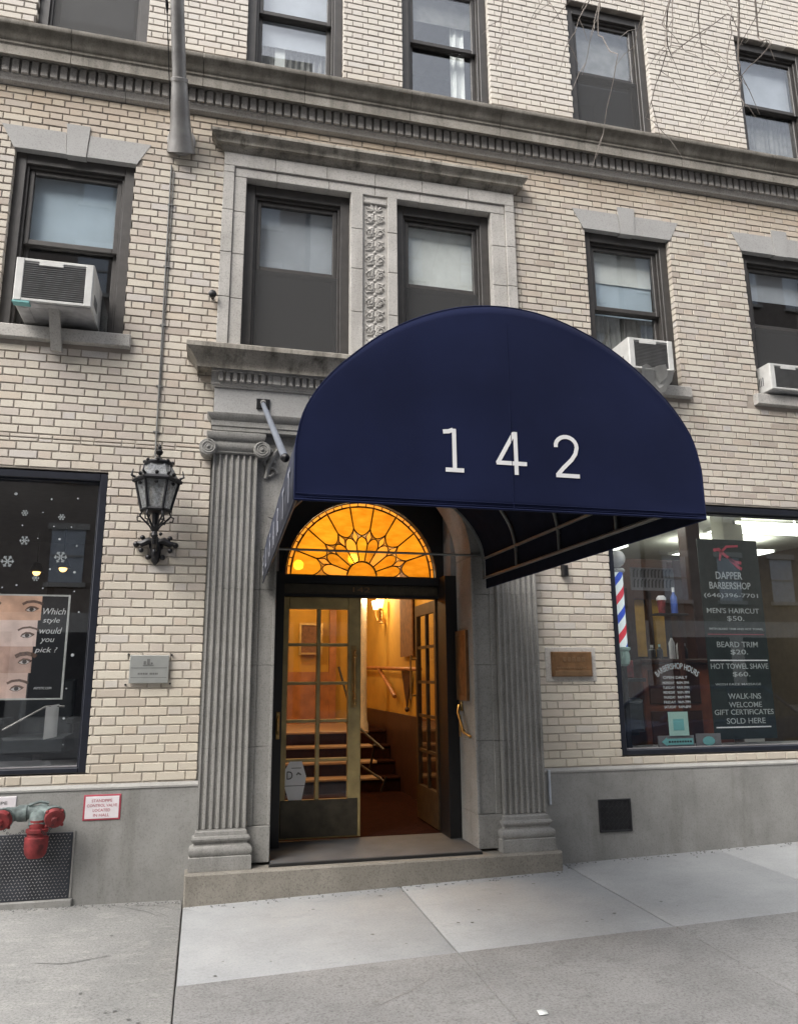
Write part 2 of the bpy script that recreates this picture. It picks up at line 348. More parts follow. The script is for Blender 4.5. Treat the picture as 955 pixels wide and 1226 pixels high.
# ------------------------------------------------------------------ mesh builder
class MB:
    def __init__(s): s.v = []; s.f = []; s.sm = []
    def add(s, vs, fs, smooth=False):
        o = len(s.v); s.v += [tuple(v) for v in vs]; s.f += [tuple(i+o for i in f) for f in fs]; s.sm += [smooth]*len(fs); return s
    def box(s, x0, x1, y0, y1, z0, z1):
        return s.add([(x0,y0,z0),(x1,y0,z0),(x1,y1,z0),(x0,y1,z0),(x0,y0,z1),(x1,y0,z1),(x1,y1,z1),(x0,y1,z1)],
              [(0,3,2,1),(4,5,6,7),(0,1,5,4),(1,2,6,5),(2,3,7,6),(3,0,4,7)])
    def bbox(s, x0, x1, y0, y1, z0, z1, b=.004):   # box with chamfered front (low-y) edges
        b = min(b, (x1-x0)*.4, (z1-z0)*.4)
        v = [(x0+b,y0,z0+b),(x1-b,y0,z0+b),(x1-b,y0,z1-b),(x0+b,y0,z1-b),
             (x0,y0+b,z0),(x1,y0+b,z0),(x1,y0+b,z1),(x0,y0+b,z1),
             (x0,y1,z0),(x1,y1,z0),(x1,y1,z1),(x0,y1,z1)]
        f = [(0,1,2,3)]
        for i in range(4):
            j = (i+1) % 4; f.append((4+i,4+j,j,i)); f.append((8+i,8+j,4+j,4+i))
        f.append((11,10,9,8))
        return s.add(v, f)
    def stack(s, x0, x1, yf, yb, prof, open_ends=False):  # rectangular rings offset outwards by p at height z
        vs = []; fs = []
        for p, z in prof:
            vs += [(x0-p,yb,z),(x0-p,yf-p,z),(x1+p,yf-p,z),(x1+p,yb,z)]
        n = len(prof)
        for i in range(n-1):
            a = i*4; b = a+4
            for j in range(3): fs.append((a+j,a+j+1,b+j+1,b+j))
            fs.append((a+3,a,b,b+3))
        fs.append((0,3,2,1)); e = (n-1)*4; fs.append((e,e+1,e+2,e+3))
        return s.add(vs, fs)
    def extr(s, prof, x0, x1, smooth=False):     # profile list of (y,z) extruded along x
        n = len(prof); vs = [(x0,y,z) for y,z in prof]+[(x1,y,z) for y,z in prof]
        fs = [(i,i+1,n+i+1,n+i) for i in range(n-1)]
        fs.append((n-1,0,n,2*n-1))
        fs.append(tuple(range(n-1,-1,-1))); fs.append(tuple(range(n,2*n)))
        return s.add(vs, fs, smooth)
    def poly(s, pts, y0, y1):                     # polygon (x,z), extruded from y0 (front) to y1
        n = len(pts); vs = [(x,y0,z) for x,z in pts]+[(x,y1,z) for x,z in pts]
        fs = [tuple(range(n)), tuple(range(2*n-1,n-1,-1))]+[(i,n+i,n+(i+1)%n,(i+1)%n) for i in range(n)]
        return s.add(vs, fs)
    def tube(s, pts, r, k=8, closed=False, smooth=True):
        pts = [Vector(p) for p in pts]; n = len(pts); vs = []; fs = []
        rr = r if isinstance(r, (list, tuple)) else [r]*n
        up = Vector((0,0,1)); prev = None
        for i, p in enumerate(pts):
            if closed: t = pts[(i+1)%n]-pts[i-1]
            else: t = pts[min(i+1,n-1)]-pts[max(i-1,0)]
            t = t.normalized() if t.length > 1e-9 else Vector((0,0,1))
            if prev is None:
                a = up if abs(t.dot(up)) < .9 else Vector((1,0,0)); u = t.cross(a).normalized()
            else:
                u = prev-t*prev.dot(t); u = u.normalized() if u.length > 1e-6 else t.orthogonal().normalized()
            prev = u; vv = t.cross(u)
            for j in range(k):
                an = 2*math.pi*j/k; vs.append(p+(u*math.cos(an)+vv*math.sin(an))*rr[i])
        m_ = n if closed else n-1
        for i in range(m_):
            a = i*k; b = ((i+1)%n)*k
            for j in range(k): fs.append((a+j,a+(j+1)%k,b+(j+1)%k,b+j))
        if not closed: fs.append(tuple(range(k-1,-1,-1))); fs.append(tuple(range((n-1)*k,n*k)))
        return s.add(vs, fs, smooth)
    def lathe(s, c, prof, k=20, axis='z', smooth=True, a0=0, squash=(1,1)):
        c = Vector(c); vs = []; fs = []; n = len(prof)
        for r, h in prof:
            for j in range(k):
                an = a0+2*math.pi*j/k; x = r*math.cos(an)*squash[0]; y = r*math.sin(an)*squash[1]
                if axis == 'z': q = Vector((x,y,h))
                elif axis == 'y': q = Vector((x,h,y))
                else: q = Vector((h,x,y))
                vs.append(c+q)
        for i in range(n-1):
            for j in range(k): fs.append((i*k+j,i*k+(j+1)%k,(i+1)*k+(j+1)%k,(i+1)*k+j))
        fs.append(tuple(range(k-1,-1,-1))); fs.append(tuple(range((n-1)*k,n*k)))
        return s.add(vs, fs, smooth)
    def sphere(s, c, r, k=12, sq=(1,1,1)):
        pr = [(max(r*math.sin(math.pi*i/8), r*.02)*1, -r*math.cos(math.pi*i/8)*sq[2]) for i in range(9)]
        return s.lathe(c, pr, k, squash=(sq[0], sq[1]))
    def stroke(s, pts, wd, y0, y1):               # 2-D polyline (x,z) with width, extruded in y
        n = len(pts); L = []; Rr = []
        for i, (x, z) in enumerate(pts):
            a = pts[max(i-1,0)]; b = pts[min(i+1,n-1)]
            dx, dz = b[0]-a[0], b[1]-a[1]; l = math.hypot(dx,dz); nx, nz = -dz/l, dx/l
            h = wd/2
            if 0 < i < n-1:
                d1 = (x-a[0], z-a[1]); l1 = math.hypot(*d1); cs = abs((-d1[1]/l1)*nx+(d1[0]/l1)*nz); h /= max(cs, .5)
            L.append((x+nx*h, z+nz*h)); Rr.append((x-nx*h, z-nz*h))
        for i in range(n-1):
            s.poly([L[i],Rr[i],Rr[i+1],L[i+1]], y0, y1)
        return s
    def build(s, name, mat, parent=None, loc=None):
        me = bpy.data.meshes.new(name)
        o = Vector(root_loc(parent)) if parent is not None else Vector(loc or (0,0,0))
        me.from_pydata([(x-o.x,y-o.y,z-o.z) for x,y,z in s.v], [], s.f)
        me.polygons.foreach_set('use_smooth', s.sm)
        bm = bmesh.new(); bm.from_mesh(me); bmesh.ops.recalc_face_normals(bm, faces=bm.faces); bm.to_mesh(me); bm.free()
        me.set_sharp_from_angle(angle=R(38))
        me.materials.append(mat if not isinstance(mat, str) else M[mat]); me.update()
        ob = bpy.data.objects.new(name, me); COL.objects.link(ob)
        if parent is not None: ob.parent = parent
        else: ob.location = o
        return ob
def root_loc(o):
    while o.parent is not None: o = o.parent
    return o.location
def tag(o, label=None, cat=None, group=None, kind=None):
    if label: o['label'] = label
    if cat: o['category'] = cat
    if group: o['group'] = group
    if kind: o['kind'] = kind
    return o
def thing(name, loc, label, cat, group=None):
    o = bpy.data.objects.new(name, None); o.empty_display_size = .1; o.location = loc; COL.objects.link(o)
    return tag(o, label, cat, group)
def text(name, body, x0, x1, z0, z1, y, mat, parent, depth=.0015, shear=0, side=None, bold=0):
    cu = bpy.data.curves.new('lettering', 'FONT'); cu.body = body; cu.shear = shear; cu.extrude = depth; cu.offset = bold
    cu.resolution_u = 3; cu.align_x = 'LEFT'
    t = bpy.data.objects.new('lettering', cu); COL.objects.link(t)
    dg = bpy.context.evaluated_depsgraph_get()
    me0 = bpy.data.meshes.new_from_object(t.evaluated_get(dg))
    vs = [v.co.copy() for v in me0.vertices]; fs = [tuple(p.vertices) for p in me0.polygons]
    bpy.data.objects.remove(t); bpy.data.curves.remove(cu); bpy.data.meshes.remove(me0)
    ax, bx = min(v.x for v in vs), max(v.x for v in vs); ay, by = min(v.y for v in vs), max(v.y for v in vs)
    mb = MB(); out = []
    for v in vs:
        u = (v.x-ax)/(bx-ax); q = (v.y-ay)/(by-ay)
        if side: out.append(side(u, z0+q*(z1-z0), v.z))
        else: out.append((x0+u*(x1-x0), y-v.z, z0+q*(z1-z0)))
    mb.add(out, fs)
    return mb.build(name, mat, parent)

def lerp(a, b, t): return a+(b-a)*t
# ------------------------------------------------------------------ ground
GX, GY, G0 = .024, .02, .034
def gz(x, y): return G0+GX*x+GY*y
def gz_left(x, y): return .0335-.018*x+GY*y
sw = bpy.data.objects.new('sidewalk', None); COL.objects.link(sw); tag(sw, 'pale and grey concrete flag sidewalk sloping up to the right', None, None, 'structure')
def slab(x0, x1, y0, y1, mat, zf, lift=0, label=None, nx=1, ny=1):
    mb = MB(); g = .0018 if mat == 'slab_old' else .005; x0 += g; x1 -= g; y0 += g; y1 -= g; b = .004 if mat == 'slab_old' else .008
    top = [(x0+b,y0+b),(x1-b,y0+b),(x1-b,y1-b),(x0+b,y1-b)]; rim = [(x0,y0),(x1,y0),(x1,y1),(x0,y1)]
    vs = [(x,y,zf(x,y)+lift) for x,y in top]+[(x,y,zf(x,y)+lift-.006) for x,y in rim]+[(x,y,zf(x,y)-.12) for x,y in rim]
    fs = [(0,1,2,3)]
    for i in range(4):
        j = (i+1)%4; fs += [(4+i,4+j,j,i),(8+i,8+j,4+j,4+i)]
    mb.add(vs, fs); o = mb.build('concrete_slab', mat, sw)
    if label: o['label'] = label
    return o
XJ = [-.072, 1.53, 2.97, 4.42, 5.87, 7.32, 8.77, 10.2]
for i in range(len(XJ)-1):
    slab(XJ[i], XJ[i+1], -1.56, -.0, 'slab_new', gz)
    slab(XJ[i], XJ[i+1], -3.05, -1.56, 'slab_old', gz, .002)
    slab(XJ[i], XJ[i+1], -4.5, -3.05, 'slab_old', gz, 0)
XL = [-.072, -1.7, -3.2, -4.7, -6.2]
for i in range(len(XL)-1):
    slab(XL[i+1], XL[i]-.001, -2.3, 0, 'slab_left', gz_left, 0)
    slab(XL[i+1], XL[i]-.006, -4.5, -2.3, 'slab_left', gz_left, 0)
mb = MB(); mb.add([(-60,-4.45,-.16-.8),(60,-4.45,-.16+.8*1.2),(60,.4,-.05+.9),(-60,.4,-.05-.9)], [(0,1,2,3)])
o = MB().add([(-8,-4.5,gz_left(-8,-4.5)-.03),(-.06,-4.5,gz_left(0,-4.5)-.03),(-.06,.3,gz_left(0,.3)-.03),(-8,.3,gz_left(-8,.3)-.03)],[(0,1,2,3)]).add([(-.072,-4.5,gz(0,-4.5)-.025),(11,-4.5,gz(11,-4.5)-.025),(11,.3,gz(11,.3)-.025),(-.072,.3,gz(0,.3)-.025)],[(0,1,2,3)]).build('joint_bed', 'jointfill', sw)
def far(x): return G0+GX*x-.09
o = MB().add([(-80,-4.62,far(-80)-.17),(80,-4.62,far(80)-.17),(80,-14.4,far(80)-.17),(-80,-14.4,far(-80)-.17)],[(0,1,2,3)]).build('road','asphalt'); tag(o, kind='structure')
mb = MB()
for (ya, yb) in ((-4.66,-4.5),(-14.5,-14.34)):
    mb.add([(x,y,far(x)+dz) for x in (-60,60) for y in (ya,yb) for dz in (-.3,.012 if x<0 else .012)], [(0,1,3,2),(4,6,7,5),(1,5,7,3),(0,4,5,1),(2,3,7,6)])
tag(mb.build('kerb','kerb'), kind='structure')
o = MB().add([(-80,-14.4,far(-80)),(80,-14.4,far(80)),(80,-19,far(80)),(-80,-19,far(-80))],[(0,1,2,3)]).build('far_sidewalk','slab_old'); tag(o, kind='structure')
o = MB().add([(-300,-300,-8.2),(300,-300,-8.2),(300,300,-8.2),(-300,300,-8.2)],[(0,1,2,3)]).build('ground','asphalt'); tag(o, kind='structure')
# ------------------------------------------------------------------ main building
B = thing('apartment_building', (0, 0, 0), 'cream brick apartment building with grey stone portal and belt course', 'building')
ZS, ZH = 4.43, 6.075          # second-floor sill and head
Z3S, Z3H = 7.22, 8.85
W2 = [(-1.762, -.785), (.185, 1.15), (1.59, 2.54), (3.56, 4.525), (5.415, 6.38)]
W3 = [(-1.71, -.764), (.138, 1.07), (1.67, 2.605), (3.53, 4.48), (5.635, 6.60)]
OPEN = [(-4.4, -.813, .94, 3.234), (3.585, 7.6, .94, 3.236), (-.016, 2.802, 0, 4.43), (-.022, 2.782, 4.42, 6.30), (-9, 12, 6.67, 7.205)]
OPEN += [(a, b, ZS, ZH) for a, b in (W2[0], W2[3], W2[4])]
OPEN += [(a, b, Z3S, Z3H) for a, b in W3]
COVER = [(-1.80, -.74, 6.075, 6.285), (3.53, 4.56, 6.075, 6.285), (5.39, 6.4, 6.075, 6.285), (-1.9, -.73, 4.30, 4.43), (3.42, 4.61, 4.30, 4.43), (5.27, 6.5, 4.30, 4.43)]
# mortar core
xs = sorted({-5, 9.2} | {v+e*.010 for a, b, c, d_ in OPEN for v, e in ((a, -1), (b, 1)) if -5 < v < 9})
zs = sorted({.3, 10.5} | {v+e*.010 for a, b, c, d_ in OPEN for v, e in ((c, -1), (d_, 1)) if .3 < v < 10.5})
mb = MB()
for i in range(len(xs)-1):
    run = None
    for j in range(len(zs)-1):
        cx, cz = (xs[i]+xs[i+1])/2, (zs[j]+zs[j+1])/2
        solid = not any(a-.010 < cx < b+.010 and c-.010 < cz < d_+.010 for a, b, c, d_ in OPEN)
        if solid and run is None: run = zs[j]
        if run is not None and (not solid or j == len(zs)-2):
            mb.box(xs[i], xs[i+1], .0072, .34, run, zs[j+1] if solid else zs[j]); run = None
mb.build('wall', 'mortar', B)
# bricks, Flemish bond
C0, CH, BH, PER, SL, HL = .862, .0683, .0568, .3147, .2028, .0945
JT = (PER-SL-HL)/2
bricks = []
k = 0
while C0+(k+1)*CH < 10.4:
    z0 = C0+k*CH+.008; z1 = z0+BH
    blk = [(a, b) for a, b, c, d_ in OPEN+COVER if min(z1, d_)-max(z0, c) > .35*BH]
    x = -3.45+(.157 if k % 2 else 0)+random.uniform(-.006, .006); h = False
    halves = [(z0, z1)]
    if abs(k-38) < .5: halves = [(z0, z0+.022), (z0+.032, z1)]
    while x < 7.3:
        L = HL if h else SL
        segs = [(x, x+L)]
        for a, b in blk:
            ns = []
            for p, q in segs:
                if q <= a or p >= b: ns.append((p, q)); continue
                if p < a: ns.append((p, a))
                if q > b: ns.append((b, q))
            segs = ns
        for p, q in segs:
            if q-p > .014:
                full = abs(q-p-L) < 1e-6
                if k == 38 and p < -.05:
                    for za, zb in halves: bricks.append((p, q, za, zb, False, h))
                else: bricks.append((p, q, z0, z1, full, h))
        x += L+JT; h = not h
    k += 1
def px(p):
    v = Vector(p)-EYE; zc = v.dot(CF)
    return 462.5+900*v.dot(CR)/zc, 614.5-900*v.dot(CU)/zc
def score(b):
    cx, cz = (b[0]+b[1])/2, (b[2]+b[3])/2
    u, v = px((cx, 0, cz))
    if not (6 < u < 950 and 6 < v < 1220): return 0
    if 352 < u < 846 and 365 < v < 625: return 0
    a = px((b[0], 0, cz)); c = px((b[1], 0, cz)); d0 = px((cx, 0, b[2])); d1 = px((cx, 0, b[3]))
    return abs(c[0]-a[0])*abs(d0[1]-d1[1])
order = sorted(range(len(bricks)), key=lambda i: -score(bricks[i]))
chosen = set(order[:300])
def brick_mb(x0, x1, z0, z1, y, mbx, j=.0021):
    b = .0030; r = lambda: random.uniform(-j, j)
    q = [(x0+r(),z0+r()),(x1+r(),z0+r()),(x1+r(),z1+r()),(x0+r(),z1+r())]
    inn = [(q[0][0]+b,q[0][1]+b),(q[1][0]-b,q[1][1]+b),(q[2][0]-b,q[2][1]-b),(q[3][0]+b,q[3][1]-b)]
    vs = [(u,y,v) for u,v in inn]+[(u,y+b,v) for u,v in q]+[(u,y+.105,v) for u,v in q]
    fs = [(0,1,2,3)]
    for i in range(4):
        jn = (i+1)%4; fs += [(4+i,4+jn,jn,i),(8+i,8+jn,4+jn,4+i)]
    mbx.add(vs, fs)
shared = {}
mass = MB()
for i, (x0, x1, z0, z1, full, h) in enumerate(bricks):
    y = random.uniform(-.0014, .0014)
    if i in chosen:
        if full:
            key = (h, random.randrange(5))
            if key not in shared:
                t = MB(); L = x1-x0; brick_mb(-L/2, L/2, -BH/2, BH/2, 0, t); ob = t.build('brick', 'brick', B); shared[key] = ob.data
            else:
                ob = bpy.data.objects.new('brick', shared[key]); COL.objects.link(ob); ob.parent = B
            ob.location = ((x0+x1)/2, y, (z0+z1)/2)
            ob.rotation_euler = (0, random.uniform(-.004, .004), random.uniform(-.004, .004))
        else:
            t = MB(); brick_mb(x0, x1, z0, z1, y, t); t.build('brick', 'brick', B)
    else: brick_mb(x0, x1, z0, z1, y, mass)
tag(mass.build('brickwork', 'brick_i', B), kind='stuff')

# base course (cement render) with a light sloped ledge
for (a, b) in ((-5, -.001), (2.801, 9.2)):
    MB().extr([(.30, -.2), (-.03, -.2), (-.03, .822), (.30, .822)], a, b).build('base_course', 'render', B)
    MB().extr([(.30, .824), (-.036, .824), (-.037, .838), (-.004, .858), (.30, .858)], a, b).build('base_ledge', 'ledge', B)

# belt course: separate stones along the front
prof_lo = [(.3, 6.69), (-.012, 6.675), (-.04, 6.69), (-.045, 6.712), (-.060, 6.73), (-.060, 6.747), (-.05, 6.748), (-.05, 6.885), (.3, 6.885)]
prof_hi = [(.3, 6.887), (-.06, 6.887), (-.130, 6.878), (-.140, 6.856), (-.155, 6.853), (-.155, 6.945), (-.168, 6.955), (-.168, 6.975), (-.178, 6.985), (-.186, 7.01), (-.200, 7.045), (-.222, 7.07), (-.232, 7.082), (-.236, 7.088), (-.236, 7.128), (-.228, 7.136), (.0, 7.20), (.3, 7.20)]
xb = -3.4
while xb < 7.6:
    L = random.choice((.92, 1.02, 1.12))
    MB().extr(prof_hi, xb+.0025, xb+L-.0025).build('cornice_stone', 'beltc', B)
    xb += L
xb = -3.4
while xb < 7.6:
    MB().extr(prof_lo, xb+.002, xb+1.246).build('cornice_bed_stone', 'belt_low', B); xb += 1.248
mb = MB(); x = -3.4
while x < 7.5:
    mb.bbox(x, x+.057, -.084, -.049, 6.748, 6.878, .003); x += .078
tag(mb.build('dentil_course', 'belt_low', B), kind='stuff')

# ---- windows
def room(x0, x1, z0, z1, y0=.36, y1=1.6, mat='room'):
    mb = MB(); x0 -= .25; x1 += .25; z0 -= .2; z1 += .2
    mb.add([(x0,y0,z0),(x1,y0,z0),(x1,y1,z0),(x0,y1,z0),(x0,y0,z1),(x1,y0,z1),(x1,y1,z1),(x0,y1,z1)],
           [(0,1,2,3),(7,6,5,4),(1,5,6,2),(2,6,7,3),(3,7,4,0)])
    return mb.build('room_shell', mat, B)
def dh_window(x0, x1, z0, z1, blind=None, bz=None, screen=True, curtain=False, label=None, yo=0, lowblind=None):
    f = MB(); jw, hw = .085, .10; y0 = .058+yo
    f.bbox(x0, x0+jw, y0, .30, z0, z1); f.bbox(x1-jw, x1, y0, .30, z0, z1)
    f.bbox(x0+jw, x1-jw, y0+.002, .30, z1-hw, z1); f.bbox(x0+jw, x1-jw, y0+.002, .30, z0, z0+.045)
    f.bbox(x0+jw, x0+jw+.022, y0+.028, .29, z0+.045, z1-hw, .003); f.bbox(x1-jw-.022, x1-jw, y0+.028, .29, z0+.045, z1-hw, .003)
    f.bbox(x0+jw+.022, x1-jw-.022, y0+.03, .29, z1-hw-.025, z1-hw, .003)
    win = f.build('window', 'frame', B)
    if label: win['label'] = label
    a, b = x0+jw+.022, x1-jw-.022; zm = lerp(z0, z1, .505)
    for nm, lo, hi, ya in (('upper_sash', zm-.022, z1-hw-.025, y0+.052), ('lower_sash', z0+.045, zm+.022, y0+.095)):
        s = MB(); st = .042
        s.bbox(a, a+st, ya, ya+.038, lo, hi, .005); s.bbox(b-st, b, ya, ya+.038, lo, hi, .005)
        s.bbox(a+st, b-st, ya+.001, ya+.038, hi-.044, hi, .005); s.bbox(a+st, b-st, ya+.001, ya+.038, lo, lo+.048, .005)
        s.build(nm, 'frame', win)
        MB().box(a+st, b-st, ya+.018, ya+.022, lo+.048, hi-.044).build('pane', 'glass', win)
    if screen: MB().box(a, b, y0+.040, y0+.042, z0+.045, zm-.02).build('insect_screen', 'screen', win)
    if blind: MB().box(a+.01, b-.01, y0+.15, y0+.156, bz, z1-hw).build('roller_shade', blind, win)
    if lowblind: MB().box(a+.01, b-.01, y0+.162, y0+.168, lowblind[1], z1-hw).build('roller_shade', lowblind[0], win)
    if curtain:
        c = MB(); n = 40
        vs = []; 
        for i in range(n+1):
            xx = lerp(a, b, i/n); yy = y0+.20+.02*math.sin(i*1.9)
            vs += [(xx,yy,z0+.05),(xx,yy,z1-hw)]
        c.add(vs, [(2*i,2*i+2,2*i+3,2*i+1) for i in range(n)], True); c.build('curtain', 'curtain', win)
    room(x0, x1, z0, z1)
    return win
dh_window(*W2[0], ZS, ZH, 'blind_blue', 5.27, False, False)
dh_window(*W2[1], ZS, ZH, 'blind_grey', 5.30, True)
dh_window(*W2[2], ZS, ZH, 'blind', 5.28, True)
dh_window(*W2[3], ZS, ZH, 'blind', 5.60, False, True, lowblind=('blind_blue', 5.24))
dh_window(*W2[4], ZS, ZH, 'blind_grey', 5.62, True)
dh_window(*W3[0], Z3S, Z3H, 'curtain', 7.3, True)
w3 = dh_window(*W3[1], Z3S, Z3H, 'blind_grey', 7.75, False, True)
MB().box(.42, .52, .235, .25, 7.3, 7.95).build('reflection_strip', 'blind', w3)  # pale strip added for the bright patch mirrored in this glass
w3 = dh_window(*W3[2], Z3S, Z3H, 'curtain', 8.4, False)
mb = MB(); mb.add([(x, .25+.015*math.sin(i*2.2), z) for i, x in enumerate((2.26, 2.29, 2.32, 2.35, 2.38, 2.41)) for z in (7.3, 8.7)], [(2*i, 2*i+2, 2*i+3, 2*i+1) for i in range(5)], True); mb.build('drawn_curtain', 'blind', w3)
dh_window(*W3[3], Z3S, Z3H, 'curtain', 8.0, True)
dh_window(*W3[4], Z3S, Z3H, 'blind_grey', 8.05, False, True)
for (a, b) in (W2[0], W2[3], W2[4]):
    s0, s1 = a-.115, b+.115; c = (a+b)/2
    MB().poly([(a-.012, 6.07), (c-.083, 6.07), (c-.097, 6.282), (a-.125, 6.282)], -.004, .10).build('lintel_stone', 'lintel', B)
    MB().poly([(c+.083, 6.07), (b+.012, 6.07), (b+.125, 6.282), (c+.097, 6.282)], -.004, .10).build('lintel_stone', 'lintel', B)
    MB().poly([(c-.079, 6.06), (c+.079, 6.06), (c+.097, 6.365), (c-.097, 6.365)], -.012, .10).build('keystone', 'lintel', B)
    MB().bbox(a-.07, b+.07, -.055, .20, 4.315, 4.428, .008).build('window_sill', 'lime', B)
for (a, b) in W3:
    MB().bbox(a-.005, b+.005, .0, .2, 7.2, 7.222, .004).build('window_sill', 'lintel', B)

# ---- stone surround of the two middle windows
def blocks(x0, x1, z0, z1, cuts, vert, yf, mat='lime', name='surround_stone', yb=.30):
    pts = [z0 if vert else x0]+list(cuts)+[z1 if vert else x1]
    for p, q in zip(pts[:-1], pts[1:]):
        mb = MB()
        if vert: mb.bbox(x0, x1, yf, yb, p+.002, q-.002, .004)
        else: mb.bbox(p+.002, q-.002, yf, yb, z0, z1, .004)
        mb.build(name, mat, B)
vc = [4.87, 5.30, 5.72]
blocks(-.022, .075, 4.43, 6.10, vc, True, -.045)        # outer fascia left
blocks(.077, .185, 4.43, 6.073, vc, True, -.028)         # inner fascia left
blocks(2.685, 2.782, 4.43, 6.10, vc, True, -.045)
blocks(2.54, 2.683, 4.43, 6.073, vc, True, -.028)
blocks(-.022, 2.782, 6.17, 6.30, [.44, .92, 1.38, 1.84, 2.31], False, -.045)
blocks(.077, 2.683, 6.075, 6.168, [.46, .94, 1.38, 1.82, 2.29], False, -.028)
MB().bbox(-.022, .075, -.0451, .28, 6.1, 6.168, .003).build('surround_stone', 'lime', B)
MB().bbox(2.685, 2.782, -.0451, .28, 6.1, 6.168, .003).build('surround_stone', 'lime', B)
blocks(1.15, 1.262, 4.43, 6.073, [4.86, 5.29, 5.70], True, -.040)
blocks(1.498, 1.59, 4.43, 6.073, [4.86, 5.29, 5.70], True, -.040)
pan = MB().box(1.264, 1.496, -.012, .28, 4.43, 6.073).build('carved_panel', 'lime', B)
MB().bbox(1.27, 1.49, -.034, -.0, 5.985, 6.02, .006).build('panel_moulding', 'lime', pan)
mb = MB()
def leaf(cx, cz, ang, L, wdt):
    n = 7; vs = []; ca, sa = math.cos(ang), math.sin(ang)
    for i in range(n):
        t = i/(n-1); ww = wdt*math.sin(math.pi*min(1, t*.92+.08))**.8
        curl = .25*L*t*t
        px_, pz_ = L*t, curl
        for s_, dy in ((-1, -.0125), (0, -.019-.007*math.sin(math.pi*t)), (1, -.0125)):
            lx, lz = px_, pz_+s_*ww/2
            vs.append((cx+lx*ca-lz*sa, dy, cz+lx*sa+lz*ca))
    fs = []
    for i in range(n-1):
        a = i*3; fs += [(a,a+1,a+4,a+3),(a+1,a+2,a+5,a+4)]
    mb.add(vs, fs, True)
for cz, sc in ((5.90, .9), (5.77, 1.05), (5.63, .9), (5.49, 1.1), (5.34, 1), (5.20, .9), (5.06, 1.05), (4.92, .95), (4.78, 1), (4.64, .9), (4.52, .9)):
    for sgn in (-1, 1):
        for an, L, wd in ((35, .085, .05), (80, .10, .045), (-30, .08, .045), (-65, .09, .04), (5, .07, .04)):
            a_ = R(an) if sgn > 0 else math.pi-R(an)
            leaf(1.38+sgn*.012, cz+(.02 if an > 0 else -.02)*sc, a_, L*sc, wd*sc)
        for t0 in (0,):
            pts = [(1.38+sgn*(.05+.035*math.cos(q*.7)*(1-q*.07)), -.022, cz-.08+.035*math.sin(q*.7)*(1-q*.07)) for q in range(11)]
            mb.tube(pts, .007, 5)
    mb.sphere((1.38, -.012, cz), .018, 10, (1, .6, 1))
    mb.tube([(1.38-.085, -.014, cz-.02), (1.38-.05, -.016, cz-.065), (1.38, -.017, cz-.08), (1.38+.05, -.016, cz-.065), (1.38+.085, -.014, cz-.02)], .007, 6)
mb.build('carved_foliage', 'lime', pan)
SCP = [(-.02, 6.302), (.012, 6.302), (.02, 6.32), (.045, 6.34), (.05, 6.352), (.085, 6.356), (.088, 6.385), (.10, 6.40), (.125, 6.425), (.13, 6.43), (.13, 6.455), (.125, 6.462), (.0, 6.495), (-.02, 6.495)]
for a, b in ((-.01, 2.77),):
    MB().stack(a, b, -.02, .3, SCP).build('surround_cornice', 'belt', B)

# ---- entablature over the door
ENT = [(0, 4.022), (.005, 4.022), (.012, 4.03)]
e0, e1, EY = -.015, 2.795, -.10
MB().stack(e0, e1, EY, .3, [(.0, 3.625), (.006, 3.63), (.006, 3.665), (.014, 3.668), (.014, 3.715), (.022, 3.72), (.045, 3.755), (.048, 3.768), (.0, 3.782)]).build('architrave', 'portal', B)
mbs = [e0, .78, 1.6, 2.2, e1]
for p, q in zip(mbs[:-1], mbs[1:]):
    MB().bbox(p+.0015, q-.0015, EY-.004, .3, 3.784, 4.0, .003).build('frieze_stone', 'lintel', B)
MB().stack(e0, e1, EY, .3, [(.0, 4.001), (.018, 4.005), (.022, 4.02), (.03, 4.022), (.03, 4.165)]).build('dentil_band', 'lime', B)
mb = MB(); x = e0+.03; i = 0
while x < e1-.03:
    if i % 9 != 8: mb.bbox(x, x+.036, EY-.062, EY-.03, 4.045, 4.125, .003)
    else: mb.bbox(x-.018, x+.052, EY-.062, EY-.03, 4.045, 4.125, .003)
    x += .058; i += 1
mb.bbox(e0-.03, e1+.03, EY-.064, EY-.03, 4.126, 4.166, .003)
tag(mb.build('dentil_row', 'lime', B), kind='stuff')
CP = [(.03, 4.167), (.13, 4.160), (.135, 4.135), (.148, 4.13), (.152, 4.175), (.165, 4.19), (.185, 4.225), (.215, 4.255), (.232, 4.27), (.236, 4.275), (.236, 4.312), (.228, 4.32), (.0, 4.41), (-.02, 4.428)]
MB().stack(e0, e1, EY+.03, .3, CP).build('entablature_cornice', 'belt', B)

# solid stone behind the portal pieces, and the wall either side of the door inside
mb = MB(); mb.box(-.032, .37, .012, .34, .2, 4.43); mb.box(2.425, 2.818, .012, .34, .2, 4.43); mb.box(-.04, .2, .10, .34, 4.43, 6.31); mb.box(2.53, 2.80, .10, .34, 4.43, 6.31); mb.box(1.14, 1.6, .28, .34, 4.43, 6.1)
mb.build('portal_backing', 'portal', B)
mb = MB(); mb.box(-.55, .60, .365, .664, .2, 3.8); mb.box(2.172, 2.6, .365, .664, .2, 3.8); mb.box(.6, 2.172, .652, .664, 3.25, 3.8); mb.build('lobby_front_wall', 'room', B)
